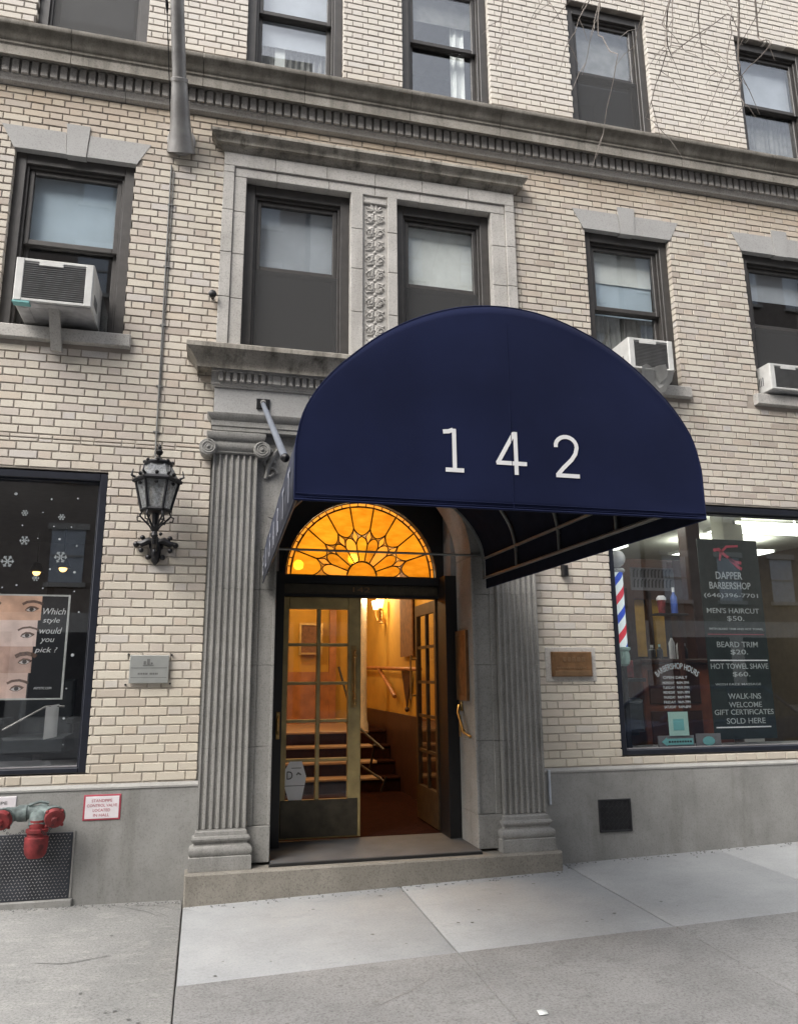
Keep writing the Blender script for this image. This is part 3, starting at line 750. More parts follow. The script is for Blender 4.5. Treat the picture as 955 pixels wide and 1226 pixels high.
# ---- pilasters
def pilaster(x0, x1):
    wd = x1-x0; nfl = 7; yf = -.10
    pts = []; fl = wd/(nfl+.35*(nfl+1)-.0); gap = fl*.35; x = x0
    pts.append((x0, 0.0)); pts.append((x0, yf))
    for i in range(nfl):
        xa = x0+gap+i*(fl+gap)
        for q in range(7):
            a = math.pi*q/6; pts.append((xa+fl/2-fl/2*math.cos(a), yf+.021*math.sin(a)))
    pts += [(x1, yf), (x1, 0.0)]
    base = MB()
    base.stack(x0, x1, yf, .3, [(.048, .243), (.048, .335), (.036, .342), (.044, .352), (.050, .372), (.048, .392), (.036, .408), (.018, .414), (.012, .425), (.016, .438), (.030, .446), (.034, .460), (.028, .474), (.012, .479), (.010, .505), (.0, .515), (.0, .522)])
    pil = base.build('pilaster', 'portal', B)
    cuts = [.524, 1.10, 1.72, 2.32, 2.90, 3.425]
    for a, b in zip(cuts[:-1], cuts[1:]):
        mb = MB(); n = len(pts)
        vs = [(x, y, a+.001) for x, y in pts]+[(x, y, b-.001) for x, y in pts]
        mb.add(vs, [(i, i+1, n+i+1, n+i) for i in range(n-1)]+[tuple(range(n-1, -1, -1)), tuple(range(n, 2*n))])
        mb.build('shaft_stone', 'portal', pil)
    cp = MB()
    cp.stack(x0, x1, yf, .3, [(.0, 3.427), (.004, 3.43), (.014, 3.438), (.014, 3.45), (.03, 3.47), (.04, 3.50), (.03, 3.53), (.05, 3.545), (.055, 3.56), (.06, 3.575), (.06, 3.60), (.02, 3.615), (.0, 3.622)])
    for cx, sg in ((x0-.045, 1), (x1+.035, -1)):
        cp.lathe((cx, 0, 3.468), [(.066, .0), (.070, -.12), (.070, -.148), (.066, -.152)], 24, 'y')
        sp = []
        for q in range(46):
            a = q/45*2.6*2*math.pi; rr = .062*(1-q/52)
            sp.append((cx-sg*rr*math.sin(-a), -.152, 3.468+rr*math.cos(a)))
        cp.tube(sp, [.0075*(1-q/80) for q in range(46)], 6)
        cp.sphere((cx, -.150, 3.468), .016, 10)
    cp.build('capital', 'portal', pil)
    return pil
pilaster(0, .358); pilaster(2.435, 2.80)
# portal stone piers beside the opening, with a sunk panel, and the arch
OX0, OX1, AZ = .545, 2.222, 2.65
AC, AR = (OX0+OX1)/2, (OX1-OX0)/2
for (a, b, side) in ((.36, OX0, 1), (OX1, 2.433, -1)):
    blk = MB(); blk.bbox(a, b, -.055, .36, .262, .52, .004); blk.build('pier_plinth', 'portal', B)
    mb = MB()
    for p, q in zip([.522, 1.1, 1.72, 2.32, 2.648], [1.1, 1.72, 2.32, 2.648, 2.65]):
        if q-p < .01: continue
        mb = MB(); mb.bbox(a, b, -.03, .36, p+.001, q-.001, .003)
        mb.bbox(a, a+.05 if side > 0 else a+.022, -.045, -.03, p+.001, q-.001, .003)
        mb.bbox(b-.022 if side > 0 else b-.05, b, -.045, -.03, p+.001, q-.001, .003)
        mb.build('pier_stone', 'portal', B)
nA = 36
arc = [(AC-AR*math.cos(math.pi*i/nA), AZ+AR*math.sin(math.pi*i/nA)) for i in range(nA+1)]
mb = MB()
for i in range(nA):
    (xa, za), (xb_, zb) = arc[i], arc[i+1]
    mb.poly([(xa, za), (xb_, zb), (xb_, 3.623), (xa, 3.623)], -.03, .36)
mb.box(.36, OX0, -.03, .36, AZ, 3.623); mb.box(OX1, 2.433, -.03, .36, AZ, 3.623)
mb.build('spandrel', 'portal', B)
mb = MB()
nv = 11
for i in range(nv):
    a0, a1 = math.pi*i/nv+.004, math.pi*(i+1)/nv-.004; pts = []
    for q in range(5): a = lerp(a0, a1, q/4); pts.append((AC-(AR-.002)*math.cos(a), AZ+(AR-.002)*math.sin(a)))
    for q in range(5): a = lerp(a1, a0, q/4); pts.append((AC-(AR+.115)*math.cos(a), AZ+(AR+.115)*math.sin(a)))
    MB().poly(pts, -.052, .355).build('arch_stone', 'portal', B)
mb = MB()
for sg, cx in ((1, .475), (-1, 2.30)):
    for q in range(3):
        mb.tube([(cx+sg*(.05*math.cos(t*.5)*(1-t*.05)-.02*q), -.045, 3.30+q*.09+.05*math.sin(t*.5)*(1-t*.05)) for t in range(14)], .012, 6)
    mb.tube([(cx-sg*.04, -.04, 3.25), (cx-sg*.02, -.05, 3.36), (cx+sg*.03, -.05, 3.47), (cx+sg*.08, -.04, 3.56)], [.018, .022, .018, .008], 6); mb.build('spandrel_carving', 'portal', B); mb = MB()

# entrance step and floor
st = MB(); st.bbox(-.07, 2.877, -.205, .36, -.25, .242, .012); st.build('entrance_step', 'step', B)
fl = MB(); fl.bbox(OX0+.004, OX1-.004, -.125, .62, .2425, .268, .006); fl.build('threshold_mat', 'mat', B)
MB().bbox(OX0-.01, OX1-.002, -.137, -.126, .2425, .266, .003).build('mat_edge', 'black', B)

# ---- door, frame, fanlight
DY = .60
fr = MB()
fr.box(OX0-.06, .655, .362, DY+.06, .27, 2.53); fr.box(2.115, OX1+.06, .362, DY+.06, .27, 2.53)
fr.box(.655, 2.115, DY-.03, DY+.06, 2.335, 2.36); fr.box(.655, 2.115, DY-.02, DY+.06, 2.36, 2.455); fr.box(.655, 2.115, DY-.045, DY+.06, 2.455, 2.53)
FC, FR_ = 1.387, .706
for i in range(30):
    a0, a1 = math.pi*i/30, math.pi*(i+1)/30
    f_ = lambda r_, a: (FC-r_*math.cos(a), 2.53+r_*math.sin(a))
    fr.poly([f_(FR_, a0), f_(FR_, a1), f_(1.12, a1), f_(1.12, a0)], DY-.03, DY+.05)
    fr.poly([f_(FR_, a0), f_(FR_, a1), f_(FR_+.03, a1), f_(FR_+.03, a0)], DY-.05, DY-.03)
door_frame = fr.build('door_frame', 'darkmetal', B)
MB().bbox(.66, 2.11, DY-.028, DY-.021, 2.362, 2.452, .003).build('transom_plate', 'bronzekick', door_frame)
text('transom_number', '142', 1.30, 1.46, 2.385, 2.43, DY-.0285, 'bronze', door_frame)
# fanlight panes
fan = MB().box(FC-FR_, FC+FR_, DY-.032, DY-.02, 2.518, 2.534).build('fanlight', 'lead', B)
lead = MB()
def fp(r_, a): return (FC-r_*math.cos(a), 2.535+r_*math.sin(a))
def pane(pts, mat):
    MB().poly(pts, DY-.003, DY+.001).build('glass_pane', mat, fan)
    lead.tube([(x, DY-.001, z) for x, z in pts], .0056, 5, True)
pane([fp(.135, math.pi*q/14) for q in range(15)], 'amber')
da = math.pi/9
for i in range(9):
    c = da*(i+.5); h = da/2*.985
    # inner petal
    pts = [fp(.142, c-h), fp(.142, c), fp(.142, c+h)]
    pts += [fp(.30+.075*math.cos(u*math.pi/2)**.7 if abs(u) < 1 else .30, c+h*u) for u in (1, .85, .6, .3, 0, -.3, -.6, -.85, -1)]
    pane(pts, 'amber' if i % 3 else 'amberpale')
    # outer pane
    pts = [fp(.655, c-h+2*h*q/5) for q in range(6)]
    pts += [fp(.455-.07*math.cos(u*math.pi/2)**.7 if abs(u) < 1 else .455, c+h*u) for u in (1, .85, .6, .3, 0, -.3, -.6, -.85, -1)]
    pane(pts, 'amber')
    for s_ in range(3):
        a0 = da*i+da*s_/3; a1 = a0+da/3
        pane([fp(.662, a0+.004), fp(.662, a1-.004), fp(.695, a1-.004), fp(.695, a0+.004)], 'amberpale')
for i in range(1, 9):
    c = da*i
    pane([fp(.315, c), fp(.378, c-.075), fp(.440, c), fp(.378, c+.075)], 'amberpale')
lead.build('lead_came', 'lead', fan)
# left leaf
def leafdoor(mk, xm, mirror=False):
    pass
dx0, dx1, gx0, gx1, gm = .66, 1.375, .721, 1.257, .992
rows = [.596, .922, 1.249, 1.571, 1.908, 2.224]
d = MB()
d.bbox(dx0, gx0, DY-.025, DY+.025, .285, 2.333, .006); d.bbox(gx1, dx1, DY-.025, DY+.025, .285, 2.333, .006)
d.bbox(gx0, gx1, DY-.024, DY+.025, 2.224, 2.333, .006); d.bbox(gx0, gx1, DY-.024, DY+.025, .285, .596, .006)
door = d.build('door', 'brassdoor', B)
MB().bbox(dx0+.02, dx1-.03, DY-.034, DY-.0255, .30, .60, .004).build('kick_plate', 'bronzekick', door)
MB().bbox(gm-.018, gm+.018, DY-.02, DY+.02, .596, 2.224, .006).build('muntin', 'brassdoor', door)
for z in rows[1:-1]:
    for a, b in ((gx0, gm-.018), (gm+.018, gx1)):
        MB().bbox(a, b, DY-.018, DY+.018, z-.014, z+.014, .005).build('muntin', 'brassdoor', door)
for z0, z1 in zip(rows[:-1], rows[1:]):
    for a, b in ((gx0, gm-.018), (gm+.018, gx1)):
        MB().box(a, b, DY-.002, DY+.002, z0+.014, z1-.014).build('pane', 'clearglass', door)
hd = MB(); hx = 1.315
hd.tube([(hx, DY-.075, 1.40), (hx, DY-.075, 1.84)], .009, 8)
for z in (1.44, 1.80):
    hd.tube([(hx, DY-.02, z), (hx, DY-.075, z)], .010, 8); hd.lathe((hx, DY-.026, z), [(.022, 0), (.020, -.008)], 12, 'y'); hd.sphere((hx, DY-.08, z), .016, 8)
hd.sphere((hx, DY-.075, 1.39), .013, 8); hd.sphere((hx, DY-.075, 1.85), .013, 8)
hd.bbox(hx-.03, hx+.02, DY-.030, DY-.0255, 1.36, 1.90, .002)
hd.build('handle', 'brass', door)
# right leaf, swung open into the lobby
ox = 2.10
d = MB()
for y0, y1 in ((.64, .70), (1.29, 1.35)): d.box(ox, ox+.045, y0, y1, .285, 2.333)
d.box(ox, ox+.045, .70, 1.29, 2.224, 2.333); d.box(ox, ox+.045, .70, 1.29, .285, .596)
door2 = d.build('door', 'dimbronze', B); door2['label'] = 'right door leaf swung open into the lobby'
MB().box(ox+.006, ox+.039, .977, 1.013, .596, 2.224).build('muntin', 'dimbronze', door2)
for z in rows[1:-1]:
    for y0, y1 in ((.70, .977), (1.013, 1.29)): MB().box(ox+.008, ox+.037, y0, y1, z-.014, z+.014).build('muntin', 'dimbronze', door2)
for z0, z1 in zip(rows[:-1], rows[1:]):
    for y0, y1 in ((.70, .977), (1.013, 1.29)): MB().box(ox+.02, ox+.024, y0, y1, z0+.014, z1-.014).build('pane', 'clearglass', door2)
hd = MB(); hd.tube([(ox-.06, 1.32, 1.40), (ox-.06, 1.32, 1.84)], .010, 8)
for z in (1.44, 1.80): hd.tube([(ox, 1.32, z), (ox-.06, 1.32, z)], .010, 8)
hd.build('handle', 'brass', door2)

# ---- lobby
L = MB(); a, b, c, d_, zf, zc = -.4, 2.42, .665, 5.7, .27, 3.7
L.add([(b,c,zf),(b,d_,zf),(b,d_,zc),(b,c,zc)], [(0,1,2,3)]); L.add([(a,d_,zf),(b,d_,zf),(b,d_,zc),(a,d_,zc)], [(0,1,2,3)])
L.add([(a,c,zf),(a,d_,zf),(a,d_,zc),(a,c,zc)], [(0,1,2,3)]); L.add([(a,c,zc),(b,c,zc),(b,d_,zc),(a,d_,zc)], [(0,1,2,3)])
L.add([(a,c,2.53),(b,c,2.53),(b,c+.001,2.54)], [(0,1,2)])
lob = L.build('lobby_wall', 'ochre', B)
MB().box(a, b, .625, 5.7, .20, .27).build('lobby_floor', 'carpet', B)
for i, (y, z) in enumerate(((3.11, .435), (3.36, .60), (3.62, .765), (3.86, .93))):
    stp = MB().box(a, 2.38, y+.02, 5.7, z-.165, z-.03).build('stair_step', 'carpet', B)
    MB().bbox(a, 2.15, y, 5.7 if i == 3 else y+.27, z-.03, z, .006).build('nosing', 'marble', stp)
    MB().bbox(2.152, 2.38, y+.004, 5.7 if i == 3 else y+.27, z-.03, z-.002, .006).build('carpet_runner', 'carpet', stp)
MB().box(2.385, 2.419, 1.4, 5.69, .27, 1.17).build('wainscot', 'wood', lob)
mb = MB(); mb.tube([(2.34, 3.2, 1.38), (2.34, 4.1, 1.74), (2.34, 5.6, 1.76)], .026, 8); mb.tube([(2.34, 2.0, 1.70), (2.34, 4.1, 1.74)], .022, 8)
mb.build('handrail', 'woodlight', lob)
mb = MB(); mb.tube([(1.98, 3.0, .55), (1.95, 2.6, .86)], .014, 6); mb.tube([(1.75, 3.9, 1.75), (1.86, 3.35, 1.05), (2.06, 2.6, .80)], .016, 8); mb.tube([(1.78, 3.3, .66), (2.05, 2.5, .46)], .014, 8); mb.tube([(2.0, 2.5, .36), (2.06, 2.5, .52)], .014, 8)
mb.build('stair_railing', 'iron', lob)
mb = MB(); mb.lathe((2.09, 4.0, 0), [(.085, .93), (.085, 1.0), (.066, 1.06), (.062, 1.2), (.060, 3.0), (.07, 3.1), (.09, 3.2), (.09, 3.7)], 18)
mb.build('lobby_column', 'cream', lob)
mb = MB(); mb.box(-.3, .3, 5.62, 5.69, .93, 3.0); mb.box(.45, .55, 5.60, 5.69, .93, 3.3); mb.box(1.15, 1.25, 5.60, 5.69, .93, 3.3); mb.box(1.9, 2.0, 5.6, 5.69, .93, 3.3)
mb.box(.55, 1.9, 5.61, 5.69, 2.75, 2.85); mb.box(.55, 1.15, 5.62, 5.69, .93, 1.6); mb.box(1.25, 1.9, 5.62, 5.69, .93, 1.7)
mb.build('wood_panelling', 'woodlight', lob)
tp = thing('wall_hanging', (2.40, 3.0, 1.2), 'long brown wall hanging with tasselled point on yellow lobby wall', 'hanging')
MB().box(2.37, 2.384, 2.46, 3.02, 1.86, 3.2).build('cloth', 'tapestry', tp)
mb = MB(); mb.add([(2.37,2.5,1.70),(2.37,2.98,1.70),(2.37,2.74,1.26),(2.384,2.5,1.70),(2.384,2.98,1.70),(2.384,2.74,1.26)], [(0,1,2),(5,4,3),(0,3,4,1),(1,4,5,2),(2,5,3,0)])
mb.sphere((2.377, 2.74, 1.24), .03, 8); mb.build('pennant', 'wood', tp)
sc = thing('wall_sconce', (2.40, 4.0, 2.5), 'brass wall sconce with lit shades high on yellow lobby wall', 'sconce')
mb = MB(); mb.lathe((2.37, 4.0, 2.42), [(.05, -.08), (.03, 0), (.02, .1)], 10)
for dy in (-.14, .14): mb.tube([(2.37, 4.0, 2.44), (2.33, 4+dy*.6, 2.38), (2.31, 4+dy, 2.46), (2.31, 4+dy, 2.54)], .012, 6)
mb.build('arm', 'brass', sc)
for dy in (-.14, .14): MB().lathe((2.31, 4+dy, 2.54), [(.035, 0), (.05, .06), (.06, .12)], 12).build('lamp_shade', 'bulb', sc)
for i, (x, z, lb) in enumerate(((.86, 2.70, 'leftmost lit globe lamp hanging behind the fanlight'), (1.40, 2.78, 'lit globe lamp hanging behind the middle of the fanlight'))):
    t = thing('lobby_lamp', (x, 1.12, z), lb, 'lamp', 'globe lamps inside the lobby')
    MB().sphere((x, 1.12, z), .05, 14).build('globe', 'globe', t)
    MB().tube([(x, 1.12, z+.05), (x, 1.12, 3.7)], .008, 6).build('stem', 'brass', t)
def point(name, loc, e, col, r=.08):
    l = bpy.data.lights.new(name, 'POINT'); l.energy = e; l.color = col; l.shadow_soft_size = r
    o_ = bpy.data.objects.new(name, l); o_.location = loc; COL.objects.link(o_)
WARM = (1, .74, .42)
point('globe_lamp_light', (.95, 1.75, 3.4), 18, WARM); point('globe_lamp_light', (1.8, 1.75, 3.4), 18, WARM)
point('sconce_light', (2.15, 3.9, 2.75), 14, WARM); point('lobby_fill_light', (.9, 4.4, 3.3), 22, WARM)  # the last one is an unseen main light added over the stairs
for i, (x, z, wd, hg) in enumerate(((.62, 2.15, .22, .5), (1.6, 2.2, .3, .42))):
    t = thing('picture_frame', (x, 5.6, z), ('tall', 'wide')[i]+' gilt picture frame on lobby back wall seen through door', 'picture', 'gilt frames on the lobby wall')
    mb = MB()
    mb.box(x-wd/2-.03, x-wd/2, 5.56, 5.6, z-hg/2-.03, z+hg/2+.03); mb.box(x+wd/2, x+wd/2+.03, 5.56, 5.6, z-hg/2-.03, z+hg/2+.03)
    mb.box(x-wd/2, x+wd/2, 5.56, 5.6, z+hg/2, z+hg/2+.03); mb.box(x-wd/2, x+wd/2, 5.56, 5.6, z-hg/2-.03, z-hg/2)
    mb.build('frame', 'brass', t); MB().box(x-wd/2, x+wd/2, 5.585, 5.598, z-hg/2, z+hg/2).build('picture', 'tapestry', t)
# efficiency grade sheet on the door glass
t = thing('energy_grade_sheet', (.79, DY-.02, .62), 'white house-shaped energy grade sheet with letter D on door glass', 'notice')
cx, cz = .80, .76; sY = DY-.022
MB().poly([(cx-.05, cz-.165), (cx+.06, cz-.165), (cx+.085, cz-.05), (cx+.098, cz+.03), (cx+.06, cz+.155), (cx-.045, cz+.155), (cx-.10, cz+.06), (cx-.085, cz-.05)][::-1], sY, sY+.002).build('sheet', 'white', t)
text('grade_letter', 'D', cx-.068, cx-.018, cz+.01, cz+.075, sY-.001, 'ink', t)
mb = MB(); mb.stroke([(cx+.015, cz+.045), (cx+.03, cz+.06), (cx+.055, cz+.045)], .012, sY-.002, sY-.0005); mb.box(cx-.085, cx+.085, sY-.0015, sY-.0005, cz-.046, cz-.040); mb.box(cx-.03, cx+.055, sY-.0015, sY-.0005, cz+.098, cz+.104)
mb.build('rule_line', 'greyink', t)
# bronze directory on the right reveal and brass door hook
t = thing('bronze_directory', (OX1, .2, 1.4), 'tall narrow bronze panel on right side of the doorway', 'plaque')
mb = MB(); mb.box(OX1-.022, OX1-.001, .07, .345, 1.42, 2.02); mb.build('panel', 'bronze', t)
mb = MB(); mb.box(OX1-.028, OX1-.0225, .07, .345, 1.98, 2.02); mb.box(OX1-.028, OX1-.0225, .07, .345, 1.42, 1.46); mb.box(OX1-.028, OX1-.0225, .07, .10, 1.46, 1.98); mb.box(OX1-.028, OX1-.0225, .315, .345, 1.46, 1.98); mb.build('rim', 'bronzehi', t)
t = thing('door_stay', (OX1, .15, 1.12), 'brass door stay hook on right side of the doorway', 'hook')
mb = MB(); mb.bbox(OX1-.02, OX1-.001, .25, .30, 1.33, 1.41); mb.tube([(OX1-.03, .27, 1.38), (OX1-.06, .22, 1.32), (OX1-.055, .10, 1.16), (OX1-.03, .0, 1.13)], .011, 8); mb.tube([(OX1-.05, .2, 1.30), (OX1-.05, .2, 1.12)], .009, 8); mb.sphere((OX1-.05, .12, 1.17), .018, 8)
mb.build('stay', 'brass', t)
t = thing('call_button_plate', (OX0, .30, 1.2), 'small brass plate at left edge of the doorway', 'plate')
MB().bbox(.607, .640, .345, .36, 1.12, 1.34, .006).build('plate', 'brass', t)
MB().tube([(.625, .345, 1.30), (.618, .31, 1.27), (.618, .31, 1.19), (.625, .345, 1.16)], .009, 8).build('pull', 'brass', t)

# ------------------------------------------------------------------ shop windows
def shopwin(x0, x1, z0, z1, gl, gr, gt, gb, label):
    f = MB()
    f.bbox(x0, gl, .012, .14, z0, z1, .006); f.bbox(gr, x1, .012, .14, z0, z1, .006)
    f.bbox(gl, gr, .013, .14, gt, z1, .006); f.bbox(gl, gr, .013, .14, z0, gb, .006)
    f.bbox(gl, gl+.014, .05, .13, gb, gt, .002); f.bbox(gr-.014, gr, .05, .13, gb, gt, .002); f.bbox(gl+.014, gr-.014, .05, .13, gt-.014, gt, .002)
    wn = f.build('shop_window', 'navyframe', B); wn['label'] = label
    MB().box(gl+.014, gr-.014, .085, .091, gb, gt-.014).build('pane', 'shopglass', wn)
    MB().bbox(gl+.014, gr-.014, .05, .084, gb+.0, gb+.010, .002).build('bottom_bead', 'greysign', wn)
    return wn
swl = shopwin(-4.2, -.813, .94, 3.232, -4.1, -.872, 3.172, .978, 'shop window with snowflake decals and a poster')
swr = shopwin(3.585, 7.4, .94, 3.234, 3.642, 7.3, 3.172, .985, 'barber shop window with dark price board')
def shell(x0, x1, y0, y1, z0, z1, wall, ceilm, floorm):
    mb = MB(); mb.add([(x0,y0,z0),(x0,y1,z0),(x0,y1,z1),(x0,y0,z1)], [(0,1,2,3)]); mb.add([(x1,y0,z0),(x1,y1,z0),(x1,y1,z1),(x1,y0,z1)], [(0,1,2,3)])
    mb.add([(x0,y1,z0),(x1,y1,z0),(x1,y1,z1),(x0,y1,z1)], [(0,1,2,3)]); mb.build('shop_wall', wall, B)
    MB().box(x0, x1, y0, y1, z1, z1+.05).build('shop_ceiling', ceilm, B); MB().box(x0, x1, y0, y1, z0-.05, z0).build('shop_floor', floorm, B)
shell(-4.4, -.5, .345, 4.2, .5, 3.35, 'room', 'room', 'shopfloor')
shell(3.3, 8.4, .345, 5.0, .3, 3.45, 'shopwall', 'ceil', 'shopfloor')
MB().box(-4.1, -.88, .142, .7, .93, .972).build('display_ledge', 'greysign', B)
MB().box(3.65, 7.3, .142, .5, .93, .978).build('display_ledge', 'greysign', B)

# --- left shop: poster, snowflakes, interior
pz0, pz1 = 1.468, 2.262; pY = .10
t = thing('eye_style_poster', (-1.4, pY, pz0), 'poster of eyes reading Which style would you pick behind left shop window', 'poster')
MB().box(-1.90, -1.037, pY+.004, pY+.008, pz0, pz1).build('board', 'blackpvc', t)
mb = MB(); mb.box(-1.05, -1.035, pY+.002, pY+.010, pz0, pz1); mb.box(-1.9, -1.05, pY+.002, pY+.010, pz1-.012, pz1); mb.box(-1.9, -1.05, pY+.002, pY+.010, pz0, pz0+.012)
mb.build('clear_edge', 'offwhite', t)
hs_ = (pz1-pz0)/4
for i, (skin, ex, ez) in enumerate((('skinA', -1.31, -.02), ('skinB', -1.325, -.015), ('skinC', -1.325, -.01), ('skinD', -1.365, -.015))):
    zb = pz1-(i+1)*hs_; xr = -1.24-.009*i*2
    strip = MB().box(-1.9, xr, pY+.0022, pY+.0039, zb, zb+hs_).build('photo_strip', skin, t)
    cx, cz = ex, zb+hs_*.42
    for ccx, sc_ in ((cx, 1), (cx-.30, 1)):
        def ell(rx, rz, n=18, dx=0, dz=0): return [(ccx+dx+rx*math.cos(2*math.pi*q/n)*(1 if True else 1), cz+dz+rz*math.sin(2*math.pi*q/n)) for q in range(n)]
        MB().poly([(ccx-.048, cz-.008), (ccx-.024, cz-.019), (ccx+.01, cz-.020), (ccx+.044, cz-.002), (ccx+.054, cz+.010), (ccx+.022, cz+.024), (ccx-.012, cz+.026), (ccx-.036, cz+.012)], pY+.0012, pY+.0021).build('eye_liner', 'brow', strip)
        MB().poly([(ccx-.040, cz-.006), (ccx-.02, cz-.015), (ccx+.010, cz-.016), (ccx+.034, cz-.002), (ccx+.018, cz+.010), (ccx-.012, cz+.011)], pY+.0006, pY+.0011).build('eye_white', 'eyewhite', strip)
        MB().poly(ell(.0165, .0145), pY+.0001, pY+.0005).build('iris', 'iris', strip)
        br = MB(); br.stroke([(ccx-.068, cz+.038), (ccx-.035, cz+.056), (ccx+.015, cz+.062), (ccx+.06, cz+.050), (ccx+.078, cz+.038)], (.020, .014, .030, .018)[i], pY+.0012, pY+.0021); br.build('eyebrow', 'brow', strip)
for s_, xa, xb_, zz, hh in (('Which', -1.227, -1.062, 2.110, .048), ('style', -1.222, -1.10, 2.035, .050), ('would', -1.240, -1.078, 1.962, .048), ('you', -1.228, -1.128, 1.885, .042), ('pick ?', -1.262, -1.10, 1.808, .052)):
    text('lettering', s_, xa, xb_, zz, zz+hh, pY+.0025, 'white', t, .0008, .25)
text('lettering', 'ARTISTIC.COM', -1.245, -1.12, 1.545, 1.562, pY+.0025, 'white', t, .0008)
def flake(cx, cz, r_, big):
    mb = MB(); y0, y1 = .0835, .0848
    if big:
        for q in range(6):
            a = math.pi/3*q+.3*r_
            mb.stroke([(cx, cz), (cx+r_*math.cos(a), cz+r_*math.sin(a))], r_*.17, y0, y1)
            for s_ in (-1, 1):
                bx, bz = cx+.6*r_*math.cos(a), cz+.6*r_*math.sin(a)
                mb.stroke([(bx, bz), (bx+.36*r_*math.cos(a+s_*.9), bz+.36*r_*math.sin(a+s_*.9))], r_*.13, y0, y1)
    else:
        mb.poly([(cx+r_*math.cos(math.pi*q/4), cz+r_*math.sin(math.pi*q/4)) for q in range(8)], y0, y1)
    return mb.build('snowflake_decal', 'snow', swl)
for cx, cz, r_ in ((-1.512, 2.512, .058), (-1.405, 2.68, .045), (-1.132, 2.557, .058), (-1.422, 2.899, .030), (-1.150, 2.878, .032), (-1.298, 2.388, .032)): flake(cx, cz, r_*.82, True)
for cx, cz, r_ in ((-1.50, 3.05, .02), (-1.236, 3.02, .013), (-1.04, 3.035, .012), (-1.29, 2.91, .008), (-1.20, 2.80, .009), (-1.07, 2.80, .010), (-1.15, 2.70, .016), (-1.02, 2.65, .010), (-1.20, 2.46, .012), (-1.02, 2.44, .016), (-1.24, 2.31, .010), (-1.43, 2.33, .012), (-1.53, 2.31, .010), (-1.01, 2.29, .010), (-.965, 2.13, .011), (-.985, 1.80, .02), (-1.01, 1.55, .011), (-1.01, 1.33, .014), (-1.0, 1.14, .008), (-1.31, 2.70, .007), (-1.43, 2.80, .009)):
    flake(cx, cz, r_*.62, False)
for i, (x, y, z) in enumerate(((-1.62, 3.0, 2.86), (-1.98, 3.4, 2.86))):
    t = thing('shop_pendant_lamp', (x, y, z), ('nearer', 'farther')[i]+' warm lit pendant lamp deep inside the left shop', 'lamp', 'pendant lamps in the left shop')
    mb = MB(); mb.lathe((x, y, z), [(.02, .12), (.05, .10), (.09, .0)], 14); mb.build('lamp_shade', 'iron', t)
    MB().sphere((x, y, z), .045, 10).build('globe', 'bulb', t); MB().tube([(x, y, z+.12), (x, y, 3.34)], .006, 5).build('cord', 'black', t)
t = thing('salon_chair', (-1.35, 1.1, .5), 'dark padded salon chair inside the left shop under the poster', 'chair')
mb = MB(); mb.bbox(-1.62, -1.12, .9, 1.4, 1.0, 1.14, .02); mb.build('seat', 'leather', t)
MB().bbox(-1.60, -1.14, 1.36, 1.46, 1.10, 1.62, .02).build('backrest', 'leather', t)
for x in (-1.66, -1.10): MB().bbox(x-.03, x+.03, .95, 1.35, 1.24, 1.29, .01).build('armrest', 'leather', t)
MB().lathe((-1.37, 1.15, 0), [(.22, .5), (.2, .53), (.04, .56), (.04, 1.0)], 16).build('pedestal', 'poleal', t)
t = thing('towel', (-1.22, .62, 1.3), 'pale grey towel draped on rack inside left shop', 'towel')
mb = MB(); mb.add([(-1.24+.10*u,.62+.012*math.sin(u*9),1.40-.26*v+.02*u) for v in (0,.33,.66,1) for u in (0,.33,.66,1)], [(a*4+b, a*4+b+1, a*4+b+5, a*4+b+4) for a in range(3) for b in range(3)], True)
mb.build('cloth', 'white', t); MB().tube([(-1.55, .63, 1.22), (-1.24, .63, 1.40), (-1.1, .63, 1.40)], .010, 6).build('rack_arm', 'poleal', t)
t = thing('grey_door', (-1.5, 4.15, .5), 'dark panelled door at back of the left shop', 'door')
mb = MB(); mb.box(-1.9, -1.0, 4.12, 4.18, .5, 2.75); mb.build('leaf', 'greysign', t); mb = MB(); mb.box(-1.98, -1.9, 4.1, 4.19, .5, 2.83); mb.box(-1.0, -.92, 4.1, 4.19, .5, 2.83); mb.box(-1.9, -1.0, 4.1, 4.19, 2.75, 2.83); mb.build('door_casing', 'frame', t)

# --- barber shop
t = thing('barber_pole', (3.80, .22, 1.74), 'red white and blue striped barber pole just inside right shop window', 'barber pole')
px_, py_ = 3.80, .24
c = MB(); c.lathe((0, 0, 0), [(.048, 0), (.048, .70)], 24)
o = c.build('striped_cylinder', 'stripe', None, (0, 0, 0)); o.parent = t; o.location = (px_-t.location.x, py_-t.location.y, 1.885-t.location.z)
mb = MB(); mb.lathe((px_, py_, 1.76), [(.03, -.05), (.055, -.03), (.062, .0), (.062, .05), (.055, .085), (.07, .10), (.07, .12), (.05, .125)], 20); mb.build('base_cup', 'mint', t)
mb = MB(); mb.lathe((px_, py_, 2.585), [(.05, 0), (.07, .005), (.07, .025), (.055, .04)], 20); mb.build('collar', 'offwhite', t)
MB().sphere((px_, py_, 2.72), .085, 16).build('globe', 'white', t)
MB().box(px_-.02, px_+.02, py_-.02, py_+.02, .978, 1.72).build('stand', 'iron', t)
